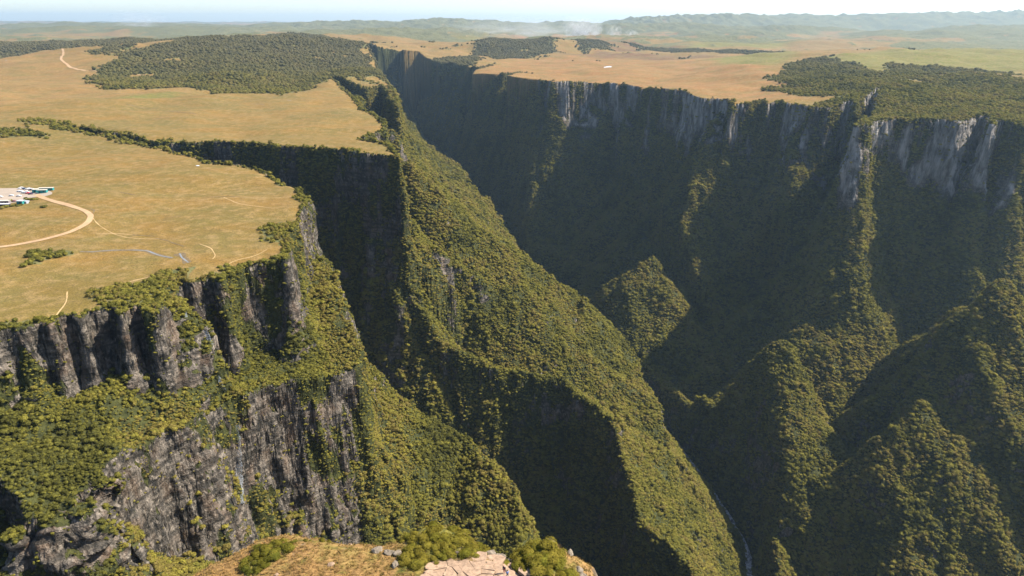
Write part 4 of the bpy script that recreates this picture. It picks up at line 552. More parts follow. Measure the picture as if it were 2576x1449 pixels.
def leafmat(name, cols, trans=.3):
    m = bpy.data.materials.new(name); m.use_nodes = True; nt = m.node_tree
    for n in list(nt.nodes):
        if n.type != 'OUTPUT_MATERIAL': nt.nodes.remove(n)
    out = nt.nodes['Material Output']
    oi = nt.nodes.new('ShaderNodeObjectInfo'); ramp = nt.nodes.new('ShaderNodeValToRGB')
    el = ramp.color_ramp.elements
    el[0].position = 0; el[0].color = (*cols[0], 1); el[1].position = 1; el[1].color = (*cols[-1], 1)
    for i, cc in enumerate(cols[1:-1]):
        e = el.new((i + 1) / (len(cols) - 1)); e.color = (*cc, 1)
    # large drifts of species colour, plus each tree's own
    dn = noise(nt, .012, 3, .6)
    f = math_(nt, 'ADD', math_(nt, 'MULTIPLY', oi.outputs['Random'], .38), maprange(nt, dn, .35, .65, -.12, .5), True)
    lk(nt, f, ramp.inputs[0])
    ln = noise(nt, .8, 2, .6)
    gv = nt.nodes.new('ShaderNodeCombineColor'); vv = maprange(nt, ln, .3, .7, .55, 1.4)
    for i in range(3): lk(nt, vv, gv.inputs[i])
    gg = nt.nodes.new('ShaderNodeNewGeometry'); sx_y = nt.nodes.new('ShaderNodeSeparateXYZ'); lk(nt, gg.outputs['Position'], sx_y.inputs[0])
    upl_haze = math_(nt, 'MULTIPLY', maprange(nt, sx_y.outputs[1], 1500, 2600, 0, .75), maprange(nt, sx_y.outputs[2], -40, 0, 0, 1))   # haze over the far upland woods painted into leaf colour, plus grey-brown trees
    c = mixc(nt, 1.0, mixc(nt, upl_haze, ramp.outputs[0], (.135, .125, .075)), gv.outputs[0], 'MULTIPLY')
    d = nt.nodes.new('ShaderNodeBsdfDiffuse'); t = nt.nodes.new('ShaderNodeBsdfTranslucent'); mx = nt.nodes.new('ShaderNodeMixShader')
    lk(nt, c, d.inputs[0]); lk(nt, c, t.inputs[0]); mx.inputs[0].default_value = trans
    lk(nt, d.outputs[0], mx.inputs[1]); lk(nt, t.outputs[0], mx.inputs[2]); lk(nt, mx.outputs[0], out.inputs[0])
    return m
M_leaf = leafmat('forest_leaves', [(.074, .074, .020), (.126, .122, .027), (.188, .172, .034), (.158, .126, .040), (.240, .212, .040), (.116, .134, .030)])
M_shrub = leafmat('shrub_leaves', [(.05, .062, .012), (.105, .10, .016), (.155, .13, .022), (.09, .10, .013)])
M_tuft = leafmat('dry_tuft', [(.18, .11, .038), (.27, .165, .064), (.135, .105, .03), (.30, .20, .094)], .15)
def flat(name, col, rough=.8, spec=.2, metal=0, var=.25, sc=.7):
    m, nt, bs = newmat(name); bs.inputs['Roughness'].default_value = rough; bs.inputs['Specular IOR Level'].default_value = spec; bs.inputs['Metallic'].default_value = metal
    n = noise(nt, sc, 4, .6)
    lk(nt, mixc(nt, maprange(nt, n, .35, .65), tuple(v * (1 - var) for v in col), tuple(min(v * (1 + var), .9) for v in col)), bs.inputs['Base Color'])
    return m
M_bark = flat('bark', (.12, .09, .07))
M_dirt = flat('sandy_dirt_road', (.31, .21, .12), var=.12, sc=.15)
M_lot = flat('pale_gravel', (.25, .21, .17), var=.08, sc=.1)
M_trail = flat('trodden_trail', (.33, .235, .115), var=.2)
M_gully = flat('peaty_gully', (.11, .08, .04), var=.3)
M_stone = flat('pinkish_sandstone', (.25, .175, .12), var=.28, sc=1.2)
M_stoneg = flat('grey_boulder', (.15, .125, .095), var=.35, sc=1.2)
M_water = flat('stream_water', (.16, .16, .15), rough=.25, spec=.8, var=.2)
M_pond = flat('pond_water', (.6,.63,.66), rough=.15, spec=.8, var=.1)
M_foam = flat('white_rapids', (.27, .255, .24), rough=.6, var=.85, sc=.22)
M_teal = flat('teal_wall', (.025, .20, .20), var=.1); M_roofp = flat('pale_roof', (.36, .34, .29), var=.08); M_roofg = flat('grey_roof', (.34, .35, .38), var=.1)
M_gwall = flat('grey_stone_wall', (.17, .15, .16)); M_dwall = flat('dark_wall', (.035, .035, .04)); M_open = flat('dark_opening', (.02, .02, .025))

# ------------------------------------------------------------ terrain meshes
cz = ZN[T]; cy = y[T].mean(1)
isw = (cz == 1).sum(1) >= 2; ish = (cz == 2).sum(1) >= 2
far = cy > 5600
cls = np.where(ish, 2, np.where(isw, 1, np.where(far, 3, 0)))
hx, hy = x, y
HS = np.zeros(len(x), np.float32); HRK = np.zeros(len(x), np.float32)
hm = np.nonzero(ZN == 2)[0]
for k, V in HP.items():
    mm = soft_poly(x[hm], y[hm], V, 1.2)
    if k == 'slab': HRK[hm] = np.maximum(HRK[hm], mm)
    else: HS[hm] = np.maximum(HS[hm], mm)
HS[hm] = np.maximum(HS[hm], np.clip((fbm(x[hm] / 5, y[hm] / 3.2, 3) - .42) * 5, 0, 1) * .7)
HRK[hm] = np.maximum(HRK[hm], np.clip((.62 - N[hm, 2]) / .12, 0, 1))
HRK[hm] = np.maximum(HRK[hm], np.clip((fbm(x[hm] / 3 + 9, y[hm] / 1.6, 3) - .75) * 6, 0, 1))
FORv = np.where(ZN == 2, HS, FOR); ROCKv = np.where(ZN == 2, HRK, rock)
def link(name, me, mat=None, parent=None, kind=None, label=None, cat=None, group=None):
    if mat is not None and not me.materials: me.materials.append(mat)
    o = bpy.data.objects.new(name, me); COL.objects.link(o)
    if parent: o.parent = parent
    tag(o, kind, label, cat, group); return o
def tag(o, kind=None, label=None, cat=None, group=None):
    if kind: o['kind'] = kind
    if label: o['label'] = label
    if cat: o['category'] = cat
    if group: o['group'] = group
    return o
def np_mesh(name, V, T, smooth=True, attrs=None):
    me = bpy.data.meshes.new(name); me.vertices.add(len(V)); me.vertices.foreach_set('co', np.asarray(V, np.float32).ravel())
    me.loops.add(len(T) * 3); me.loops.foreach_set('vertex_index', np.asarray(T, np.int32).ravel())
    me.polygons.add(len(T)); me.polygons.foreach_set('loop_start', np.arange(0, len(T) * 3, 3, dtype=np.int32))
    me.polygons.foreach_set('use_smooth', np.full(len(T), smooth)); me.update(calc_edges=True)
    for k, a in (attrs or {}).items():
        if a.ndim == 1:
            at = me.attributes.new(k, 'FLOAT', 'POINT'); at.data.foreach_set('value', a.astype(np.float32))
        else:
            at = me.attributes.new(k, 'FLOAT_COLOR', 'POINT'); at.data.foreach_set('color', np.column_stack([a, np.ones(len(a))]).astype(np.float32).ravel())
    return me
for k, name, mat, lab, cat in ((0, 'ground', M_ground, 'golden grass plateau cut by the canyon', 'grassland'), (1, 'canyon_wall', M_wall, 'steep canyon walls of rock and forest below the plateau rim', 'canyon'),
                          (2, 'terrain', M_hill, 'dry grass hilltop at the bottom edge of the picture', 'hill'), (3, 'hills', M_ground, 'hazy rolling hills behind the plateau up to the horizon', 'hills')):
    tt = T[cls == k]; u, inv = np.unique(tt, return_inverse=True)
    me = np_mesh(name, V3[u], inv.reshape(-1, 3), True, {'forest': FORv[u], 'rock': ROCKv[u], 'tint': TINT[u]})
    link(name, me, mat, kind='structure', label=lab)
print('meshes', round(time.time() - T0, 1))

# ------------------------------------------------------------ height look-up for placing things
from mathutils.bvhtree import BVHTree
def zat(px, py):
    return float(terrain(np.array([[px, py]]))[0][0])
def zats(pts):
    return terrain(np.array(pts, float))[0]

# ------------------------------------------------------------ foliage prototypes
def ico(sub=1):
    bm = bmesh.new(); bmesh.ops.create_icosphere(bm, subdivisions=sub, radius=1)
    v = np.array([q.co[:] for q in bm.verts]); t = np.array([[w_.index for w_ in f.verts] for f in bm.faces]); bm.free(); return v, t
def crown_mesh(name, seed, nleaf=170, lobes=8, leaf=.2, flat_=.72, mat=None, core=.88):
    r = np.random.default_rng(seed)
    v0, t0 = ico(2)
    ctr = r.normal(size=(lobes, 3)); ctr /= np.linalg.norm(ctr, axis=1)[:, None]; ctr[:, 2] = np.abs(ctr[:, 2]) * .8 - .1; ctr *= r.uniform(.35, .62, (lobes, 1))
    rad = r.uniform(.38, .58, lobes)
    def surf(dirs):
        best = np.full(len(dirs), .5)
        for c_, q in zip(ctr, rad):
            b = dirs @ c_; disc = b * b - (c_ @ c_) + q * q
            s = np.where(disc > 0, b + np.sqrt(np.maximum(disc, 0)), 0); best = np.maximum(best, s)
        return best
    s = surf(v0); vv = v0 * (s * core)[:, None]
    vv += r.normal(size=vv.shape) * .03
    d = r.normal(size=(nleaf, 3)); d /= np.linalg.norm(d, axis=1)[:, None]; d[:, 2] = np.where(d[:, 2] < -.3, -d[:, 2], d[:, 2])
    p = d * (surf(d) * r.uniform(.9, 1.08, nleaf))[:, None]
    a = np.cross(d, r.normal(size=(nleaf, 3))); a /= np.linalg.norm(a, axis=1)[:, None]; b = np.cross(d, a) + d * r.uniform(-.7, .7, (nleaf, 1))
    sz = r.uniform(.6, 1.3, (nleaf, 1)) * leaf
    lv = np.stack([p - a * sz * .6 - b * sz * .4, p + a * sz * .6 - b * sz * .3, p + b * sz * .8 + d * sz * .2], 1).reshape(-1, 3)
    lt = np.arange(nleaf * 3).reshape(-1, 3) + len(vv)
    V = np.concatenate([vv, lv]); V[:, 2] *= flat_; V[:, 2] += .55 * flat_
    me = np_mesh(name, V, np.concatenate([t0, lt]), False); me.materials.append(mat or M_leaf); return me
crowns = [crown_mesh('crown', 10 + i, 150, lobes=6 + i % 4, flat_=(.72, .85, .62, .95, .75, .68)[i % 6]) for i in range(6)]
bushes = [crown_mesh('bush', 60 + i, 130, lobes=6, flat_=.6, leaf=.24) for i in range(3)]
hshrubs = [crown_mesh('shrub', 80 + i, 420, lobes=10, flat_=.75, leaf=.17, mat=M_shrub, core=.62) for i in range(4)]
def tuft_mesh(seed):
    r = np.random.default_rng(seed); n = 22; V = []; 
    for i in range(n):
        a = r.uniform(0, 6.28); q = r.uniform(0, .5); bx, by = math.cos(a) * q, math.sin(a) * q
        l = r.uniform(.5, 1.0); lean = r.uniform(.3, .9); w_ = .09; pa = a + 1.57
        V += [(bx - math.cos(pa) * w_, by - math.sin(pa) * w_, -.1), (bx + math.cos(pa) * w_, by + math.sin(pa) * w_, -.1), (bx + math.cos(a) * lean + .35, by + math.sin(a) * lean, l * .7)]
    me = np_mesh('tuft', np.array(V), np.arange(n * 3).reshape(-1, 3), False); me.materials.append(M_tuft); return me
tufts = [tuft_mesh(i) for i in range(3)]
def trunk_mesh():
    bm = bmesh.new()
    prev = None
    for k, (zz, rr, ox) in enumerate([(-1.2, .16, 0), (.2, .11, .02), (.8, .08, -.03), (1.3, .05, .04)]):
        ring = [bm.verts.new((ox + math.cos(a * 1.0472) * rr, math.sin(a * 1.0472) * rr, zz)) for a in range(6)]
        if prev:
            for a in range(6): bm.faces.new((prev[a], prev[(a + 1) % 6], ring[(a + 1) % 6], ring[a]))
        prev = ring
    for ang in (.4, 2.5, 4.4):      # three limbs
        b0 = Vector((0, 0, .9)); b1 = Vector((math.cos(ang) * .6, math.sin(ang) * .6, 1.5))
        q = [bm.verts.new(b0 + Vector((math.cos(t_) * .05, math.sin(t_) * .05, 0))) for t_ in (0, 2.1, 4.2)]; e = bm.verts.new(b1)
        for i in range(3): bm.faces.new((q[i], q[(i + 1) % 3], e))
    me = bpy.data.meshes.new('trunk'); bm.to_mesh(me); bm.free(); me.materials.append(M_bark); return me
trunk = trunk_mesh()

# ------------------------------------------------------------ where trees stand
# a coarse depth map of the terrain tells which trees can be seen from the photograph's place (used only to choose the individuals)
cc_, ss_ = math.cos(R(21.3)), math.sin(R(21.3)); cr_, sr_ = math.cos(R(.25)), -math.sin(R(.25))
FWv = np.array([0, cc_, -ss_]); UP0 = np.array([0, ss_, cc_]); RT0 = np.array([1., 0, 0]); RTv = RT0 * cr_ + UP0 * sr_; UPv = -RT0 * sr_ + UP0 * cr_
def project(Vp):
    q = Vp - np.array([0, 0, CZ]); d = q @ FWv; dd = np.maximum(d, 1)
    return 512 + 682.667 * (q @ RTv) / dd, 288 - 682.667 * (q @ UPv) / dd, d
sx, sy, sd = project(V3)
zb = np.full((72, 128), 1e9); ok = (sd > 20) & (sx >= 0) & (sx < 1024) & (sy >= 0) & (sy < 576)
np.minimum.at(zb, ((sy[ok] / 8).astype(int), (sx[ok] / 8).astype(int)), sd[ok])
def sample(tmask, dens, jit=0.0):
    """random points on the masked triangles; dens per triangle in 1/m2"""
    ti = np.nonzero(tmask)[0]
    fn_ = np.cross(V3[T[ti, 1]] - V3[T[ti, 0]], V3[T[ti, 2]] - V3[T[ti, 0]]); area = np.linalg.norm(fn_, axis=1) / 2
    e = area * dens[ti]; n = np.floor(e + _rng.random(len(e))).astype(int)
    rep = np.repeat(ti, n); u = _rng.random((len(rep), 2)); fl = u.sum(1) > 1; u[fl] = 1 - u[fl]
    A, B_, C_ = V3[T[rep, 0]], V3[T[rep, 1]], V3[T[rep, 2]]
    return A + (B_ - A) * u[:, :1] + (C_ - A) * u[:, 1:], rep
tc = V3[T].mean(1); tn = np.cross(V3[T[:, 1]] - V3[T[:, 0]], V3[T[:, 2]] - V3[T[:, 0]]); tn /= np.linalg.norm(tn, axis=1)[:, None] + 1e-9
td = np.linalg.norm(tc - np.array([0, 0, CZ]), axis=1)
tfor = FORv[T].mean(1); trock = ROCKv[T].mean(1)
inview = (np.abs(tc[:, 0]) < 160 + .95 * np.maximum(tc[:, 1], 0)) & (tc[:, 1] > 60)
size = np.clip(1.45 + (td - 450) / 560, 1.45, 3.1)           # crown radius grows towards the tall valley forest
hole = fbm(tc[:, 0] / 26, tc[:, 1] / 26, 2)
dens = 1.0 / (size * size * 1.05)
dens = dens * np.clip((tn[:, 2] - .12) / .35, .0, 1) * np.clip(1.1 + hole * 1.1, .3, 1.4) * (1 - np.clip(trock * 1.6, 0, .97))
_rd, *_ = nearest_seg(tc[:, :2].astype(np.float32), np.array([p[:2] for p in RIVER], np.float32), False)
mk = (cls == 1) & inview & (td < 3600) & (_rd > 4.6)
Pt, rep = sample(mk, dens)
St = size[rep] * (.5 + .95 * _rng.random(len(rep)) ** 2.0) * (1 + .55 * fbm(Pt[:, 0] / 21, Pt[:, 1] / 21, 3))
St = np.clip(St, .9, 8)
Pt[:, 2] += _rng.uniform(-.6, .5, len(Pt)) * St
# trees on the plateau woods
size2 = np.clip(1.8 + (td - 450) / 520, 1.8, 6.0)
mk2 = (cls == 0) & inview & (tfor > .30) & (td < 4600)
P2, rep2 = sample(mk2, 1 / (size2 * size2 * 1.7) * np.clip(tfor * 1.5 - .4, .02, 1))
S2 = size2[rep2] * _rng.uniform(.6, 1.25, len(rep2))
PT = np.concatenate([Pt, P2]); ST_ = np.concatenate([St, S2])
# scrub hanging on the cliffs
mk3 = (cls == 1) & inview & (td < 2600)
d3 = np.clip(.75 - tn[:, 2], 0, .5) * 2 * (1 - np.clip(trock * 1.3, 0, .95)) * .11 * np.clip(700 / td, .25, 1.2)
P3, rep3 = sample(mk3, d3); S3 = np.clip(td[rep3] / 520, .9, 3) * _rng.uniform(.6, 1.4, len(P3))
# low scrub along the rims and scattered over the near plateau
scr = fbm(tc[:, 0] / 14, tc[:, 1] / 14, 3)
mk4 = (cls == 0) & inview & (td < 2600)
d4 = (np.clip((scr - .55) * 3, 0, 1) * .0016 * np.clip((900 - td) / 300, 0, 1) + np.clip(tfor - .35, 0, 1) * .02 * np.clip(1200 / td, .2, 1))
P4, rep4 = sample(mk4, d4); S4_ = np.clip(td[rep4] / 650, .7, 3) * _rng.uniform(.5, 1.2, len(P4))
print('points', len(PT), len(P3), len(P4), round(time.time() - T0, 1))

px_, py_, pd_ = project(PT + np.array([0, 0, 3.0]))
cell = (np.clip(py_ / 8, 0, 71).astype(int), np.clip(px_ / 8, 0, 127).astype(int))
vis = (px_ > 4) & (px_ < 1020) & (py_ > 4) & (py_ < 572) & (pd_ < zb[cell] + 28)
vis &= ~((PT[:, 1] > 60) & (PT[:, 1] < 125) & (np.abs(PT[:, 0] + 10) < 60))
app = np.where(vis, ST_ / pd_, 0)
pick = np.argsort(-app)[:300]
sel = np.zeros(len(PT), bool); sel[pick] = True

def gn_scatter(name, pts, sizes, meshes, mat_label, kind='stuff', cat=None, tilt=.22):
    coll = bpy.data.collections.new(name + '_source')
    for i, m in enumerate(meshes):
        coll.objects.link(bpy.data.objects.new('%s_source_%02d' % (name, i), m))
    me = bpy.data.meshes.new(name); n = len(pts); me.vertices.add(n); me.vertices.foreach_set('co', np.asarray(pts, np.float32).ravel()); me.update()
    a = me.attributes.new('sc', 'FLOAT_VECTOR', 'POINT'); sv = np.asarray(sizes)[:, None] * _rng.uniform(.75, 1.3, (n, 3)); a.data.foreach_set('vector', sv.astype(np.float32).ravel())
    a = me.attributes.new('rt', 'FLOAT_VECTOR', 'POINT'); rv_ = np.column_stack([_rng.normal(size=n) * tilt, _rng.normal(size=n) * tilt, _rng.uniform(0, 6.28, n)]); a.data.foreach_set('vector', rv_.astype(np.float32).ravel())
    a = me.attributes.new('ix', 'INT', 'POINT'); a.data.foreach_set('value', _rng.integers(0, len(meshes), n).astype(np.int32))
    o = bpy.data.objects.new(name, me); COL.objects.link(o); tag(o, kind, mat_label)
    g = bpy.data.node_groups.new(name + '_scatter', 'GeometryNodeTree'); g.interface.new_socket('Geometry', in_out='INPUT', socket_type='NodeSocketGeometry'); g.interface.new_socket('Geometry', in_out='OUTPUT', socket_type='NodeSocketGeometry')
    N_ = g.nodes; i = N_.new('NodeGroupInput'); q = N_.new('NodeGroupOutput'); mp = N_.new('GeometryNodeMeshToPoints'); ip = N_.new('GeometryNodeInstanceOnPoints'); ci = N_.new('GeometryNodeCollectionInfo')
    ci.inputs[0].default_value = coll; ci.inputs['Separate Children'].default_value = True; ci.inputs['Reset Children'].default_value = True; ip.inputs['Pick Instance'].default_value = True
    def at(nm, ty):
        k = N_.new('GeometryNodeInputNamedAttribute'); k.data_type = ty; k.inputs[0].default_value = nm; return [s_ for s_ in k.outputs if s_.enabled and s_.name == 'Attribute'][0]
    L = g.links.new
    L(i.outputs[0], mp.inputs[0]); L(mp.outputs[0], ip.inputs['Points']); L(ci.outputs[0], ip.inputs['Instance']); L(at('ix', 'INT'), ip.inputs['Instance Index']); L(at('sc', 'FLOAT_VECTOR'), ip.inputs['Scale'])
    e2r = N_.new('FunctionNodeEulerToRotation'); L(at('rt', 'FLOAT_VECTOR'), e2r.inputs[0]); L(e2r.outputs[0], ip.inputs['Rotation']); L(ip.outputs[0], q.inputs[0])
    md = o.modifiers.new('scatter', 'NODES'); md.node_group = g
    return o
PTs = PT[~sel]; STs = ST_[~sel]
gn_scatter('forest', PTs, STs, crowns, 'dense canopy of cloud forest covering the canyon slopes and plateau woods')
gn_scatter('cliff_scrub', P3, S3, bushes, 'dark scrub and ferns clinging to the cliff faces')
gn_scatter('grassland_scrub', P4, S4_, bushes, 'low scrub scattered along the rim and in the golden grass')
# dry tufts on the hill
thm = (cls == 2) & (tc[:, 1] > 84) & (tc[:, 1] < 114) & (np.abs(tc[:, 0] + 20) < 48) & (tn[:, 2] > .6)
P5, rep5 = sample(thm, 2.6 * (1 - np.clip(trock, 0, .95)) * np.clip(1.1 - tfor * .8, 0, 1))
gn_scatter('dry_grass', P5, _rng.uniform(.22, .5, len(P5)), tufts, 'dry golden tussock grass on the foreground hilltop', tilt=.2)

# ------------------------------------------------------------ individual trees
def zone_of(p, d):
    X, Y, Z_ = p
    if Y < 330 and Z_ < -60 and X < -215: return 'pinnacle'
    if Z_ > -32 and Y < 520: return 'rimtop'
    if X < -200 and Z_ > -85 and Y < 460: return 'leftshelf'
    if X > -205 and Y > 400 and Z_ > -96: return 'promontory'
    if Z_ < -100 and Y < 480: return 'gorge'
    return 'spur'
ZL = {'pinnacle': ('small tree rooted among the sunlit rocks at the lower left corner', 'trees on the lower left pinnacle'),
      'rimtop': ('small bushy tree on the plateau edge above the left cliffs', 'trees along the near plateau rim'),
      'leftshelf': ('sunlit yellow green tree in the wood on the shelf left of the waterfalls', 'trees on the shelf below the left pillars'),
      'promontory': ('olive green tree on the wooded shelf of the headland right of the waterfalls', 'trees on the wooded headland'),
      'gorge': ('rounded tree in the gorge floor wood behind the foreground hill', 'trees at the foot of the great cliff'),
      'spur': ('rounded tree of the canopy on the broad lit spur beyond the headland', 'trees on the near wooded spur')}
zs = [zone_of(PT[k], 0) for k in pick]
def placer(keys, xs, ys):
    out = []
    for kz, xx, yy in zip(keys, xs, ys):
        sel_ = [i for i, q in enumerate(keys) if q == kz]
        ax = np.sort([xs[i] for i in sel_]); ay = np.sort([ys[i] for i in sel_])
        fx = np.searchsorted(ax, xx) / len(ax); fy = np.searchsorted(ay, yy) / len(ay)
        out.append((('leftmost part', 'far left', 'centre left', 'centre right', 'far right', 'rightmost part')[min(int(fx * 6), 5)], ('highest', 'upper', 'middle', 'lower', 'lowest')[min(int(fy * 5), 4)]))
    return out
plc = placer(zs, [px_[k] for k in pick], [py_[k] for k in pick])
ZN2 = {'pinnacle': ('tree among rocks of the lower left pinnacle', 0), 'rimtop': ('bushy tree on the plateau rim above the left cliffs', 0), 'leftshelf': ('yellow green tree on the shelf under the pillars', 0),
       'promontory': ('olive tree in the headland wood right of the waterfalls', 0), 'gorge': ('rounded tree in the wood below the great cliff', 0), 'spur': ('rounded tree on the lit spur beyond the headland', 0)}
cnt = {}
med = {z_: np.median([ST_[k] for k, q in zip(pick, zs) if q == z_]) for z_ in set(zs)}
for k, (hw, vw) in zip(pick, plc):
    p = PT[k]; s_ = float(ST_[k]); zn_ = zone_of(p, 0)
    e = bpy.data.objects.new('tree', None); e.empty_display_size = .5; COL.objects.link(e)
    e.location = p; e.rotation_euler = (_rng.normal() * .08, _rng.normal() * .08, _rng.uniform(0, 6.28)); e.scale = (s_ * _rng.uniform(.9, 1.1),) * 3
    tag(e, None, '%s %s, %s, %s row' % ('larger' if s_ > med[zn_] else 'smaller', ZN2[zn_][0], hw, vw), 'tree', ZL[zn_][1]); cnt[zn_] = cnt.get(zn_, 0) + 1
    c1 = bpy.data.objects.new('crown', crowns[_rng.integers(0, 6)]); c1.parent = e; COL.objects.link(c1); c1.location = (0, 0, .35)
    t1 = bpy.data.objects.new('trunk', trunk); t1.parent = e; COL.objects.link(t1); t1.scale = (.8, .8, .6)
print(cnt, round(time.time() - T0, 1))
# ------------------------------------------------------------ haze
def box_mesh(name, x0, x1, y0, y1, z0, z1):
    V = [(a, b, c) for a in (x0, x1) for b in (y0, y1) for c in (z0, z1)]
    me = bpy.data.meshes.new(name); me.from_pydata(V, [], [(0, 1, 3, 2), (4, 6, 7, 5), (0, 4, 5, 1), (2, 3, 7, 6), (0, 2, 6, 4), (1, 5, 7, 3)]); me.update(); return me
zmin = float(V3[:, 2].min()) - 1.0; zmax = max(float(V3[:, 2].max()) + 8, CZ + 5)
me = box_mesh('haze', -44000, 44000, -2500, 33000, zmin, zmax)
m = bpy.data.materials.new('haze_air'); m.use_nodes = True; nt = m.node_tree
for n in list(nt.nodes):
    if n.type != 'OUTPUT_MATERIAL': nt.nodes.remove(n)
pv = nt.nodes.new('ShaderNodeVolumePrincipled'); pv.inputs['Color'].default_value = (*HAZE_COL, 1); pv.inputs['Density'].default_value = HAZE; pv.inputs['Anisotropy'].default_value = .35
nt.links.new(pv.outputs[0], nt.nodes['Material Output'].inputs['Volume'])
link('haze', me, m, kind='stuff', label='pale blue haze filling the air over the whole landscape')

# ------------------------------------------------------------ roads, paths, streams (sheets laid on the ground)
def densify(pts, step):
    out = [pts[0]]
    for a, b in zip(pts, pts[1:]):
        n = max(1, int(math.hypot(b[0] - a[0], b[1] - a[1]) / step))
        out += [(a[0] + (b[0] - a[0]) * i / n, a[1] + (b[1] - a[1]) * i / n) for i in range(1, n + 1)]
    return out
def smooth_line(pts, it=2):
    for _ in range(it):
        q = [pts[0]]
        for a, b in zip(pts, pts[1:]):
            q += [(a[0] * .75 + b[0] * .25, a[1] * .75 + b[1] * .25), (a[0] * .25 + b[0] * .75, a[1] * .25 + b[1] * .75)]
        pts = q + [pts[-1]]
    return pts
def ribbon_arrays(pts, width, off, step=2.0, wob=.15, seed=0):
    pts = densify(smooth_line(pts), step); A = np.array(pts); d = np.gradient(A, axis=0); d /= np.linalg.norm(d, axis=1)[:, None] + 1e-9
    nrm = np.column_stack([-d[:, 1], d[:, 0]]); r = np.random.default_rng(seed); k = np.arange(len(A))
    def wv(s): return width / 2 * (1 + wob * (np.interp(k, k[::3], r.normal(size=len(k[::3]))) if len(k) > 3 else 0))
    cols = []
    wl, wr = wv(0), wv(1)
    for f in (-1, -.33, .33, 1):
        ww_ = (wl if f < 0 else wr) * f
        cols.append(A + nrm * np.asarray(ww_)[:, None])
    V = np.stack(cols, 1).reshape(-1, 2); Zq = zats(V) + off
    n = len(A); Tq = []
    for c_ in range(3):
        i0 = np.arange(n - 1) * 4 + c_
        Tq += [np.stack([i0, i0 + 1, i0 + 5], 1), np.stack([i0, i0 + 5, i0 + 4], 1)]
    return np.column_stack([V, Zq]), np.concatenate(Tq)
def sheet(name, parts, mat, label, kind='structure'):
    V, Tq, o = [], [], 0
    for v, t in parts: V.append(v); Tq.append(t + o); o += len(v)
    return link(name, np_mesh(name, np.concatenate(V), np.concatenate(Tq), True), mat, kind=kind, label=label)
def area_arrays(poly, off, step=3.0):
    A = np.array(poly); lo, hi = A.min(0), A.max(0); bm = bmesh.new()
    P2_ = densify(poly + [poly[0]], step)[:-1]
    from mathutils.geometry import delaunay_2d_cdt
    gx = np.arange(lo[0], hi[0], step); gy = np.arange(lo[1], hi[1], step); G = np.array([(a, b) for a in gx for b in gy])
    G = G[inside(G.astype(np.float32), A.astype(np.float32))]; dd_, *_ = nearest_seg(G.astype(np.float32), A.astype(np.float32), True) if len(G) else (np.zeros(0),)
    G = G[dd_ > step * .4] if len(G) else G
    allp = [Vector(p) for p in P2_] + [Vector(p) for p in G]
    r = delaunay_2d_cdt(allp, [], [list(range(len(P2_)))], 1, 1e-3)
    V = np.array([p[:] for p in r[0]]); F = np.array([f for f in r[2] if len(f) == 3]); bm.free()
    return np.column_stack([V, zats(V) + off]), F
lotp = area_arrays(smooth_line(LOT + [LOT[0]], 1)[:-1], .22, 4)
sheet('dirt_road', [ribbon_arrays(ROAD, 4.8, .30, 2.5, .06)], M_dirt, 'pale sandy road curving from the parking lot over the grass')
sheet('parking_lot', [lotp], M_lot, 'pale gravel parking lot on the plateau at the left edge')
sheet('distant_road', [ribbon_arrays(q, 7.0, .5, 8, .1, i) for i, q in enumerate(FARROADS)], M_dirt, 'pale dirt road winding over the distant plateau')
sheet('path', [ribbon_arrays(q, .7, .12, 2, .4, i) for i, q in enumerate(TRAILS)], M_trail, 'thin trodden trails crossing the grass near the rim')
sheet('gully', [ribbon_arrays(q, 1.0 if q[0][1] < 700 else 3, .16, 1.5, .6, i) for i, q in enumerate(GULLIES)], M_gully, 'dark eroded drainage lines in the grassland')
sheet('stream', [ribbon_arrays(BROOK, 1.0, .14, 2, .5, 3), ribbon_arrays(BROOK2, 1.2, .14, 2, .4, 4)], M_water, 'shallow stream crossing the grass towards the waterfall lip')
sheet('stream_bank', [ribbon_arrays(BROOK, 4.0, .08, 2, .4, 5), ribbon_arrays(BROOK2, 5, .08, 2, .4, 6)], M_gully, 'dark boggy banks along the plateau stream')
for i, (q, lab) in enumerate(zip(PONDS, ['white glinting pond on the golden plateau left of the canyon', 'tiny pond near the rim above the side canyon', 'white glinting pond on the pinkish plateau right of the canyon', 'tiny pond at the far left edge of the plateau', 'tiny pond in the middle of the far left grassland', 'distant pond beside the green fields'])):
    V, F = area_arrays(smooth_line(q + [q[0]], 2)[:-1], .35, 6)
    link('pond', np_mesh('pond', V, F, True), M_pond, kind='structure', label=lab)
# river at the bottom of the canyon
rp = [(p[0], p[1]) for p in RIVER[:-3]]
rv = densify(smooth_line(rp), 8); RA = np.array(rv); rzv = zats(RA)
wd_ = []
V = []; 
dR = np.gradient(RA, axis=0); dR /= np.linalg.norm(dR, axis=1)[:, None]; nR = np.column_stack([-dR[:, 1], dR[:, 0]])
for k_, f in enumerate((-1, 0, 1)):
    w8 = 4.2 + 1.6 * np.interp(np.arange(len(RA)), np.arange(0, len(RA), 4), np.random.default_rng(3).normal(size=len(range(0, len(RA), 4))))
    V.append(np.column_stack([RA + nR * (w8 * f)[:, None], rzv + 1.6]))
V = np.stack(V, 1).reshape(-1, 3); n = len(RA); Tq = []
for c_ in (0, 1):
    i0 = np.arange(n - 1) * 3 + c_; Tq += [np.stack([i0, i0 + 1, i0 + 4], 1), np.stack([i0, i0 + 4, i0 + 3], 1)]
link('river', np_mesh('river', V, np.concatenate(Tq), True), M_foam, kind='structure', label='pale rocky river glinting at the canyon bottom')

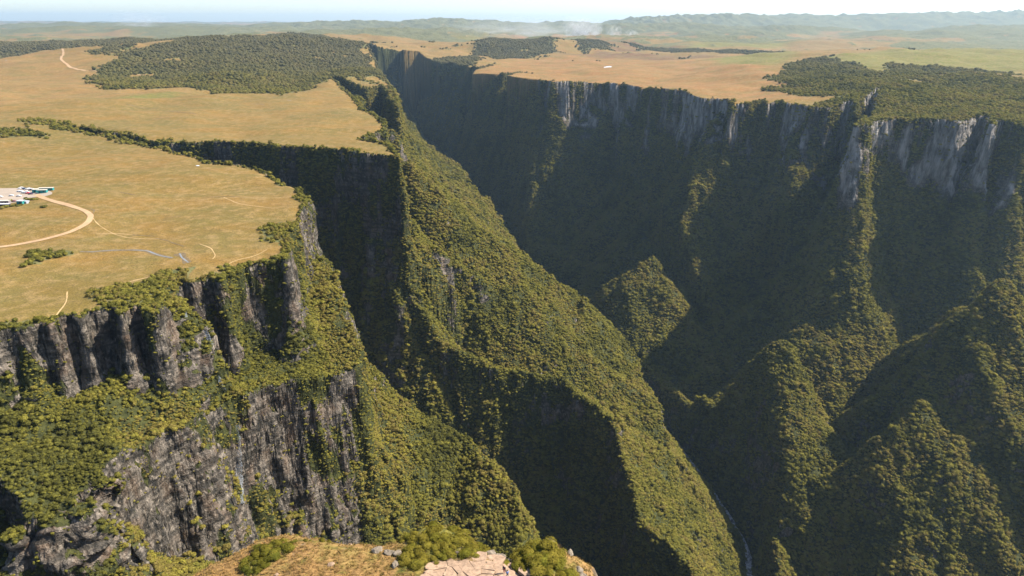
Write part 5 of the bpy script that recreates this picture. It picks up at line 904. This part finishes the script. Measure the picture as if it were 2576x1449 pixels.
# ------------------------------------------------------------ rocks
def rock_mesh(seed, mat, sub=3, rough=.28, flat_=.6):
    r = np.random.default_rng(seed); v, t = ico(sub); o = r.uniform(0, 50, 3)
    n = pn3(v[:, 0] * 1.3 + o[0], v[:, 1] * 1.3 + o[1], v[:, 2] * 1.3 + o[2]) * rough * 1.6 + pn3(v[:, 0] * 3.5 + o[0], v[:, 1] * 3.5 + o[1], v[:, 2] * 3.5) * rough * .6
    v = v * (1 + n)[:, None]
    for k in range(7):                       # sheared faces
        d = r.normal(size=3); d /= np.linalg.norm(d); lim = r.uniform(.55, .85); q = v @ d; v = v - d * np.maximum(q - lim, 0)[:, None]
    v[:, 2] *= flat_; me = np_mesh('boulder', v, t, False); me.materials.append(mat); return me
HLAB = ['white boulder on the green mound of the foreground hill', 'layered grey rock at the right end of the dry grass slope, upper piece', 'layered grey rock at the right end of the dry grass slope, middle piece', 'layered grey rock at the right end of the dry grass slope, lower right piece',
 'rounded rock below the layered grey rocks beside the shrubs', 'small white stone in the middle of the dry grass slope', 'leftmost rock of the broken ledge between the mound and the knob', 'second rock of the broken ledge between the mound and the knob',
 'third rock of the broken ledge between the mound and the knob', 'rightmost rock of the broken ledge next to the knob', 'upright grey rock on top of the right hand knob', 'flat rock on the crest of the knob left of the upright one', 'low rock on the far crest of the dry grass slope',
 'small stone near the lower left shrubs', 'small rock above the pink slab', 'small rock on the right slope of the green mound', 'rock at the right flank of the knob, lower one', 'rock at the right flank of the knob, upper one']
rocks_g = [rock_mesh(i, M_stoneg) for i in range(4)]; rocks_p = [rock_mesh(20 + i, M_stone, flat_=.45) for i in range(4)]
for i, ((p, r_), lab) in enumerate(zip(HROCK, HLAB)):
    me = (rocks_p if i in (0, 5, 12, 13) else rocks_g)[i % 4]
    o = link('boulder', me, None, label=lab, cat='rock', group='rocks on the foreground hill'); o.location = (p[0], p[1], zat(*p) + r_ * .12); r_ *= .8; o.scale = (r_ * 1.25, r_ * .9, r_ * .95); o.rotation_euler = (random.Random(i).uniform(-.2, .2), 0, random.Random(i + 9).uniform(0, 6))
# the cracked slab the visitors stand on: separate stones
slab = bpy.data.objects.new('rock_slab', None); COL.objects.link(slab); tag(slab, None, 'broad cracked pale pink rock slab at the bottom of the hill', 'rock slab')
rs_ = random.Random(5); SV = np.array(HP['slab'], np.float32); sc_ = SV.mean(0); slab.location = (float(sc_[0]), float(sc_[1]), zat(*sc_))
from mathutils.geometry import delaunay_2d_cdt
seeds = []
for a in np.arange(-17, 5.5, 3.3):
    for b in np.arange(95.6, 101.6, .85):
        q = np.array([[a + rs_.uniform(-1.1, 1.1) + (b * 3.7 % 3), b + rs_.uniform(-.35, .35)]], np.float32)
        d_, *_ = nearest_seg(q, SV, True)
        if inside(q, SV)[0] or d_[0] < .4: seeds.append(q[0])
def cell_poly(i, seeds, R0=2.2):
    c0 = seeds[i]; poly_ = [c0 + np.array([math.cos(t) * R0 * 1.25, math.sin(t) * R0 * .8]) for t in np.arange(0, 6.28, .52)]
    for j, s_ in enumerate(seeds):
        if j == i: continue
        d_ = s_ - c0; L_ = np.hypot(*d_)
        if L_ > 6: continue
        n_ = d_ / L_; lim = L_ / 2 - .008; out = []
        for k in range(len(poly_)):
            a, b = poly_[k], poly_[(k + 1) % len(poly_)]; da, db = (a - c0) @ n_ - lim, (b - c0) @ n_ - lim
            if da <= 0: out.append(a)
            if (da < 0) != (db < 0): out.append(a + (b - a) * (da / (da - db)))
        poly_ = out
        if len(poly_) < 3: return None
    return poly_
for i in range(len(seeds)):
    pl_ = cell_poly(i, seeds)
    if not pl_ or len(pl_) < 3: continue
    bm = bmesh.new(); c0 = seeds[i]; zb_ = zat(*c0); hh_ = rs_.uniform(.1, .36); tx, ty = rs_.uniform(-.08, .08), rs_.uniform(-.10, .04)
    low = [bm.verts.new((p[0] - sc_[0], p[1] - sc_[1], zb_ - .7 - slab.location.z)) for p in pl_]
    mid_ = [bm.verts.new((p[0] - sc_[0], p[1] - sc_[1], zb_ + hh_ * .75 + (p[0] - c0[0]) * tx + (p[1] - c0[1]) * ty - slab.location.z)) for p in pl_]
    topv = [bm.verts.new((c0[0] + (p[0] - c0[0]) * .95 - sc_[0], c0[1] + (p[1] - c0[1]) * .93 - sc_[1], zb_ + hh_ + (p[0] - c0[0]) * tx + (p[1] - c0[1]) * ty - slab.location.z)) for p in pl_]
    n_ = len(pl_)
    for k in range(n_):
        bm.faces.new((low[k], low[(k + 1) % n_], mid_[(k + 1) % n_], mid_[k])); bm.faces.new((mid_[k], mid_[(k + 1) % n_], topv[(k + 1) % n_], topv[k]))
    bm.faces.new(topv); me = bpy.data.meshes.new('stone'); bm.to_mesh(me); bm.free(); me.materials.append(M_stone)
    link('stone', me, parent=slab)

# ------------------------------------------------------------ shrubs on the hill
hs_n = 0
SHL = {'shrubl': ('bright green shrub on the left hill shoulder', 'shrubs on the left shoulder'), 'shrubc': ('yellow green shrub on the central mound', 'shrubs on the central mound'),
       'shrubt': ('low shrub along the dry grass crest', 'shrubs along the hill crest'), 'shrubr': ('dense dark shrub on the right knob', 'shrubs on the right knob'), 'shrubr2': ('shrub on the cliff edge beyond the knob', 'shrubs on the cliff edge')}
rr_ = random.Random(11)
for key, nmax, r0, r1 in (('shrubl', 46, .55, 1.2), ('shrubc', 120, .5, 1.25), ('shrubt', 20, .3, .6), ('shrubr', 60, .6, 1.7), ('shrubr2', 8, .4, .9)):
    V = np.array(HP[key], np.float32); lo, hi = V.min(0), V.max(0); k = 0; tries = 0
    while k < nmax and tries < 4000:
        tries += 1; q = np.array([[rr_.uniform(lo[0], hi[0]), rr_.uniform(lo[1], hi[1])]], np.float32)
        if not inside(q, V)[0]: continue
        r_ = rr_.uniform(r0, r1); fx = (q[0, 0] - lo[0]) / (hi[0] - lo[0]); fy = (hi[1] - q[0, 1]) / (hi[1] - lo[1])
        lab = '%s %s, %s and %s' % ('larger' if r_ > (r0 + r1) / 2 else 'smaller', SHL[key][0], ('leftmost', 'far left', 'centre left', 'centre right', 'far right', 'rightmost')[min(int(fx * 6), 5)], ('at the back', 'midway', 'at the front')[min(int(fy * 3), 2)])
        o = link('shrub', hshrubs[rr_.randrange(4)], label=lab, cat='shrub', group=SHL[key][1])
        o.location = (float(q[0, 0]), float(q[0, 1]), zat(*q[0]) - r_ * .1); o.scale = (r_ * 1.15, r_, r_ * rr_.uniform(.6, .85)); o.rotation_euler = (0, 0, rr_.uniform(0, 6.28)); k += 1

# ------------------------------------------------------------ buildings by the parking lot
def add_box(bm, cx, cy, cz_, sx_, sy_, sz_, rz=0):
    r = bmesh.ops.create_cube(bm, size=1); M = Matrix.Translation((cx, cy, cz_)) @ Matrix.Rotation(rz, 4, 'Z') @ Matrix.Diagonal((sx_, sy_, sz_, 1)); bmesh.ops.transform(bm, matrix=M, verts=r['verts'])
def bobj(name, fn, mat, parent=None, **kw):
    bm = bmesh.new(); fn(bm); me = bpy.data.meshes.new(name); bm.to_mesh(me); bm.free(); me.materials.append(mat); return link(name, me, parent=parent, **kw)
def root(name, loc, rz, label, cat, group=None):
    o = bpy.data.objects.new(name, None); COL.objects.link(o); o.location = loc; o.rotation_euler = (0, 0, rz); tag(o, None, label, cat, group); return o
def wing(parent, cx, cy, sx_, sy_, h, wall, roofm, doors=()):
    bobj('wall', lambda bm: add_box(bm, cx, cy, h / 2 - .3, sx_, sy_, h + .6), wall, parent)
    bobj('roof', lambda bm: add_box(bm, cx, cy, h + .14, sx_ + .5, sy_ + .5, .24), roofm, parent)
    for (ox, oy, w_, d_, zc, hh_, nm) in doors: bobj(nm, lambda bm: add_box(bm, cx + ox, cy + oy, zc, w_, d_, hh_), M_open, parent)
p = BLD['tealfront']
b = root('service_building', (p[0], p[1], zat(*p)), R(8), 'teal walled building with pale roofs around a small court at the lot end', 'building')
wing(b, 0, 0, 8.2, 3.4, 3.1, M_teal, M_roofp, [(-2, -1.72, .9, .06, 1.05, 2.1, 'door'), (1.5, -1.72, 1.2, .06, 1.7, .8, 'window')])
wing(b, -1.2, 9.8, 13.5, 3.4, 2.9, M_teal, M_roofp, [(-3, -1.72, 3.0, .06, 1.2, 2.2, 'doorway'), (2, -1.72, 1.2, .06, 1.7, .8, 'window')])
wing(b, -8.8, 5.2, 4.2, 5.4, 2.8, M_teal, M_roofp, [(0, -2.72, 1.0, .06, 1.05, 2.0, 'door')])
p = BLD['hut']
b = root('hut', (p[0], p[1], zat(*p)), R(-4), 'teal hut with light grey roof below the parking lot', 'hut')
wing(b, 0, 0, 5.6, 4.4, 3.0, M_teal, M_roofg, [(.6, -2.22, 1.4, .06, 1.1, 2.2, 'door')])
p = BLD['annex']
b = root('shed', (p[0], p[1], zat(*p)), R(-10), 'low pale grey roofed shed attached right of the teal hut', 'shed')
wing(b, 0, 0, 4.6, 3.6, 1.9, M_roofg, M_roofg, [(0, -1.82, 1.2, .06, .9, 1.4, 'doorway')])
p = BLD['grey']
b = root('stone_building', (p[0], p[1], zat(*p)), R(9), 'long grey stone building with white roof at the left edge', 'building')
wing(b, 0, 0, 10.5, 4.2, 2.9, M_gwall, M_roofp, [(-2.6, -2.12, 1.1, .06, 1.6, .9, 'window'), (0, -2.12, 1.1, .06, 1.6, .9, 'window'), (2.8, -2.12, 1, .06, 1.05, 2.1, 'door')])
p = BLD['dark']
b = root('shelter', (p[0], p[1], zat(*p)), R(3), 'dark low shelter with grey roof among bushes at the left edge', 'shelter')
wing(b, 0, 0, 9.0, 3.8, 2.4, M_dwall, M_roofg, [(0, -1.92, 4, .06, 1.1, 1.6, 'opening')])
LBL = ['bush at the left end of the hedge between lot and road', 'second bush from the left in the hedge between lot and road', 'third bush from the left in the hedge between lot and road', 'bush in the middle right of the hedge between lot and road', 'fifth bush from the left in the hedge beside the road',
 'bush at the right end of the hedge beside the road', 'small sapling standing behind the hedge in the lot', 'brownish bush at the right end of the grey building', 'bush in front of the dark shelter, left one', 'bush in front of the dark shelter, middle one', 'bush at the right corner of the dark shelter', 'bush between the shelter and the teal hut',
 'bush just left below the teal hut', 'small bush below the teal hut', 'low bush right below the teal hut', 'bright green bush in front of the teal hut', 'bush at the left edge below the dark shelter', 'lone dark bush in the grass right of the huts', 'bush beside the pale shed roof', 'leftmost bush below the shelter at the picture edge']
for i, (p, r_) in enumerate(LOTBUSH):
    o = link('bush', bushes[i % 3], label=LBL[i], cat='bush', group='bushes around the parking lot'); o.location = (p[0], p[1], zat(*p)); o.scale = (r_ * 1.2, r_, r_ * .9); o.rotation_euler = (0, 0, i * 1.7)
for i, p in enumerate(FARMS):
    b = root('farmhouse', (p[0], p[1], zat(*p)), i * .5, ['white farmhouse beside the distant green field, leftmost one', 'second white farmhouse from the left beside the distant green field', 'white farmhouse behind the distant green field', 'lone white farmhouse far left of the green field', 'rightmost white farmhouse by the distant green field'][i], 'farmhouse', 'distant farmhouses')
    wing(b, 0, 0, 16, 10, 5, M_roofp, M_roofp)

# ------------------------------------------------------------ cars
paint = {k: flat('paint_' + k, v, rough=.3, spec=.5, var=.03) for k, v in dict(white=(.62, .62, .62), silver=(.50, .52, .54), black=(.02, .02, .025), blue=(.02, .05, .12), maroon=(.14, .02, .03), red=(.50, .02, .04), purple=(.07, .025, .06)).items()}
M_glass = flat('car_glass', (.03, .04, .05), rough=.1, spec=.7); M_tyre = flat('tyre', (.02, .02, .02)); M_lamp = flat('lamp_lens', (.8, .8, .75), rough=.2)
def prism(bm, prof, hw, taper=1.0):
    a = [bm.verts.new((px, -hw * (taper if pz > 1.0 else 1), pz)) for px, pz in prof]; b_ = [bm.verts.new((px, hw * (taper if pz > 1.0 else 1), pz)) for px, pz in prof]
    n = len(prof); bm.faces.new(a); bm.faces.new(b_[::-1])
    for i in range(n): bm.faces.new((a[(i + 1) % n], a[i], b_[i], b_[(i + 1) % n]))
def car(p, rz, col, label):
    t = root('parked_car', (p[0], p[1], zat(*p) + .22), R(rz), label, 'car', 'cars in the gravel parking lot')
    key = 'car_' + col
    if key not in bpy.data.meshes:
        bm = bmesh.new(); prism(bm, [(-2.1, .28), (2.12, .28), (2.15, .62), (1.95, .80), (1.05, .92), (.45, 1.40), (-1.15, 1.44), (-1.85, .98), (-2.12, .90)], .86, .80)
        bmesh.ops.recalc_face_normals(bm, faces=bm.faces); me = bpy.data.meshes.new(key); bm.to_mesh(me); bm.free(); me.materials.append(paint[col])
    link('body', bpy.data.meshes[key], parent=t)
    if 'car_windows' not in bpy.data.meshes:
        bm = bmesh.new(); prism(bm, [(.93, .96), (.42, 1.34), (-1.1, 1.37), (-1.68, 1.0)], .872, .815); bmesh.ops.recalc_face_normals(bm, faces=bm.faces); me = bpy.data.meshes.new('car_windows'); bm.to_mesh(me); bm.free(); me.materials.append(M_glass)
        bm = bmesh.new(); bmesh.ops.create_cone(bm, cap_ends=True, segments=12, radius1=.32, radius2=.32, depth=.2, matrix=Matrix.Rotation(R(90), 4, 'X')); me = bpy.data.meshes.new('car_wheel'); bm.to_mesh(me); bm.free(); me.materials.append(M_tyre)
        bm = bmesh.new(); add_box(bm, 2.14, 0, .68, .06, .3, .12); me = bpy.data.meshes.new('car_lamp'); bm.to_mesh(me); bm.free(); me.materials.append(M_lamp)
    link('window', bpy.data.meshes['car_windows'], parent=t)
    for sx_ in (-1.32, 1.3):
        for sy_ in (-.8, .8): o = link('wheel', bpy.data.meshes['car_wheel'], parent=t); o.location = (sx_, sy_, .32)
    for sy_ in (-.62, .62): o = link('headlight', bpy.data.meshes['car_lamp'], parent=t); o.location = (0, sy_, 0)
for p, rz, col, lab in CARS: car(p, rz, col, lab)
q = FARROADS[1][1]; car((q[0] + 3, q[1] + 6), 40, 'blue', 'dark vehicle on the distant road left of the canyon')

# ------------------------------------------------------------ people on the slab
def person(p, z0, rz, shirt, legs, cap, label, pose=0):
    t = root('person', (p[0], p[1], z0), rz, label, 'person')
    def skinned(name, pts, edges, radii, mat, sub=1):
        me = bpy.data.meshes.new(name); me.from_pydata(pts, edges, []); me.update(); o = link(name, me, parent=t)
        md = o.modifiers.new('skin', 'SKIN'); me.skin_vertices.new() if not me.skin_vertices else None
        for i, r_ in enumerate(radii): me.skin_vertices[0].data[i].radius = (r_, r_ * .8)
        me.skin_vertices[0].data[0].use_root = True
        s_ = o.modifiers.new('sub', 'SUBSURF'); s_.levels = sub; s_.render_levels = sub; me.materials.append(mat); return o
    skin = flat('skin_' + name_key(shirt), (.45, .27, .19))
    pts = [(0, 0, .92), (0, 0, 1.15), (0, 0, 1.38), (0, 0, 1.50), (0, .01, 1.60), (0, 0, 1.70), (.19, 0, 1.40), (.27, -.04, 1.13), (.24, -.16, .90), (-.19, 0, 1.40), (-.27, -.02, 1.13), (-.22, -.2, 1.02),
           (.10, 0, .88), (.12, -.03, .48), (.13, .03, .08), (.13, -.14, .04), (-.10, 0, .88), (-.12, .04, .48), (-.14, .02, .08), (-.14, -.15, .04)]
    ed = [(0, 1), (1, 2), (2, 3), (3, 4), (4, 5), (2, 6), (6, 7), (7, 8), (2, 9), (9, 10), (10, 11), (0, 12), (12, 13), (13, 14), (14, 15), (0, 16), (16, 17), (17, 18), (18, 19)]
    skinned('body', pts, ed, [.14, .13, .14, .055, .09, .08, .06, .045, .035, .06, .045, .035, .085, .06, .045, .035, .085, .06, .045, .035], skin, 1)
    skinned('jacket', [(0, 0, .90), (0, 0, 1.15), (0, 0, 1.40), (0, 0, 1.46), (.20, 0, 1.40), (.27, -.04, 1.13), (.25, -.14, .94), (-.20, 0, 1.40), (-.27, -.02, 1.13), (-.23, -.17, 1.04)], [(0, 1), (1, 2), (2, 3), (2, 4), (4, 5), (5, 6), (2, 7), (7, 8), (8, 9)], [.18, .17, .18, .09, .08, .065, .055, .08, .065, .055], shirt)
    skinned('trousers', [(0, 0, .96), (.10, 0, .86), (.12, -.03, .48), (.13, .03, .12), (-.10, 0, .86), (-.12, .04, .48), (-.14, .02, .12)], [(0, 1), (1, 2), (2, 3), (0, 4), (4, 5), (5, 6)], [.16, .11, .08, .065, .11, .08, .065], legs)
    bobj('cap', lambda bm: (bmesh.ops.create_uvsphere(bm, u_segments=10, v_segments=6, radius=.115, matrix=Matrix.Translation((0, 0, 1.69))), add_box(bm, 0, -.13, 1.68, .15, .12, .02)), cap, t)
    return t
def name_key(m): return m.name
def ground_on_slab(p): return zat(*p) + .42
person(HPPL[0], ground_on_slab(HPPL[0]), R(160), flat('dark_jacket', (.03, .025, .04)), flat('dark_red_trousers', (.22, .02, .03)), flat('salmon_cap', (.75, .25, .2)), 'person in dark jacket and dark red trousers standing on the pink slab')
person(HPPL[1], ground_on_slab(HPPL[1]), R(200), flat('blue_jacket', (.08, .16, .35)), flat('navy_trousers', (.02, .03, .06)), flat('black_cap', (.03, .03, .03)), 'person in a blue jacket at the bottom edge right of the other visitor')

# ------------------------------------------------------------ waterfalls
M_fall, nt, bs = newmat('falling_water'); bs.inputs['Base Color'].default_value = (.42, .48, .55, 1); bs.inputs['Roughness'].default_value = .6
fa = nt.nodes.new('ShaderNodeTexNoise'); fa.inputs['Scale'].default_value = 1.2; tcn = nt.nodes.new('ShaderNodeTexCoord'); mpp = nt.nodes.new('ShaderNodeMapping'); mpp.inputs['Scale'].default_value = (2.2, 2.2, .08); lk(nt, tcn.outputs['Object'], mpp.inputs[0]); lk(nt, mpp.outputs[0], fa.inputs[0])
lk(nt, maprange(nt, fa.outputs[0], .42, .66, .0, .38), bs.inputs['Alpha'])
def fall(pts, w0, w1, label):
    # pts: 3-D polyline of the fall; a thin rounded veil of water
    n = 24; P_ = np.array(pts, float); s = np.linspace(0, len(P_) - 1, n); C_ = np.stack([np.interp(s, np.arange(len(P_)), P_[:, k]) for k in range(3)], 1)
    V = []; 
    for i, c_ in enumerate(C_):
        w_ = w0 + (w1 - w0) * i / (n - 1); w_ *= 1 + .2 * math.sin(i * 1.7)
        for a in range(8): an = a / 8 * 6.283; V.append((c_[0] + math.cos(an) * w_, c_[1] + math.sin(an) * .35 * w_, c_[2]))
    Tq = [];
    for i in range(n - 1):
        for a in range(8): q0 = i * 8 + a; q1 = i * 8 + (a + 1) % 8; Tq += [(q0, q1, q1 + 8), (q0, q1 + 8, q0 + 8)]
    o = link('waterfall', np_mesh('waterfall', np.array(V), np.array(Tq)), M_fall, label=label, cat='waterfall'); return o
for pts, w0, w1, lab in FALLS: fall(pts, w0, w1, lab)

# ------------------------------------------------------------ smoke from the field fires near the horizon
def smoke(p, L_, H_, dens_, lean, label, seed):
    v, t = ico(4); r = np.random.default_rng(seed)
    u = (v[:, 0] + 1) / 2
    V = np.column_stack([v[:, 0] * L_ / 2, v[:, 1] * L_ * .22, v[:, 2] * H_ * .5])
    V *= (1 + .3 * pn3(v[:, 0] * 2 + seed, v[:, 1] * 2, v[:, 2] * 2))[:, None]
    V[:, 0] += V[:, 2] * lean; V[:, 2] += H_ * .42
    m = bpy.data.materials.new('smoke'); m.use_nodes = True; nt = m.node_tree
    for n_ in list(nt.nodes):
        if n_.type != 'OUTPUT_MATERIAL': nt.nodes.remove(n_)
    pv = nt.nodes.new('ShaderNodeVolumePrincipled'); pv.inputs['Color'].default_value = (.95, .96, .97, 1); pv.inputs['Anisotropy'].default_value = .3
    tc_ = nt.nodes.new('ShaderNodeTexCoord'); mp = nt.nodes.new('ShaderNodeMapping'); lk(nt, tc_.outputs['Object'], mp.inputs[0]); mp.inputs['Scale'].default_value = (2.2 / L_ * 2, 2.2 / L_ * 4, 2.6 / H_ * 1.2); mp.inputs['Location'].default_value = (seed, 0, 0)
    no = nt.nodes.new('ShaderNodeTexNoise'); no.inputs['Scale'].default_value = 1.6; no.inputs['Detail'].default_value = 3; lk(nt, mp.outputs[0], no.inputs[0])
    sp = nt.nodes.new('ShaderNodeSeparateXYZ'); lk(nt, tc_.outputs['Generated'], sp.inputs[0])
    fz = maprange(nt, sp.outputs[2], .0, 1.0, 1.0, .0); ex = maprange(nt, math_(nt, 'ABSOLUTE', math_(nt, 'SUBTRACT', sp.outputs[0], .55)), .1, .5, 1, 0)
    k = math_(nt, 'MULTIPLY', maprange(nt, no.outputs[0], .42, .68, 0, 1), math_(nt, 'MULTIPLY', fz, ex))
    lk(nt, math_(nt, 'MULTIPLY', k, dens_), pv.inputs['Density']); lk(nt, pv.outputs[0], nt.nodes['Material Output'].inputs['Volume'])
    o = link('smoke_plume', np_mesh('smoke_plume', V, t), m, kind='stuff', label=label); o.location = p
SM = [(0, 420, 240, .03, -.5, 'broad white smoke drifting left from the field fire'), (1, 1500, 220, .003, -.6, 'thin veil of smoke spreading left in front of the far ridge'), (2, 180, 170, .025, -.3, 'small white smoke column right of the main fire'), (3, 160, 120, .04, -.2, 'smallest white smoke wisp at the right'), (4, 900, 260, .004, .3, 'faint smoke on the far left horizon')]
for i, L_, H_, dn_, ln_, lab in SM:
    q = SMOKE[i]; smoke((q[0] - L_ * .38, q[1], zat(q[0], q[1])), L_, H_, dn_, ln_, lab, 7 + i)
print('done', round(time.time() - T0, 1))
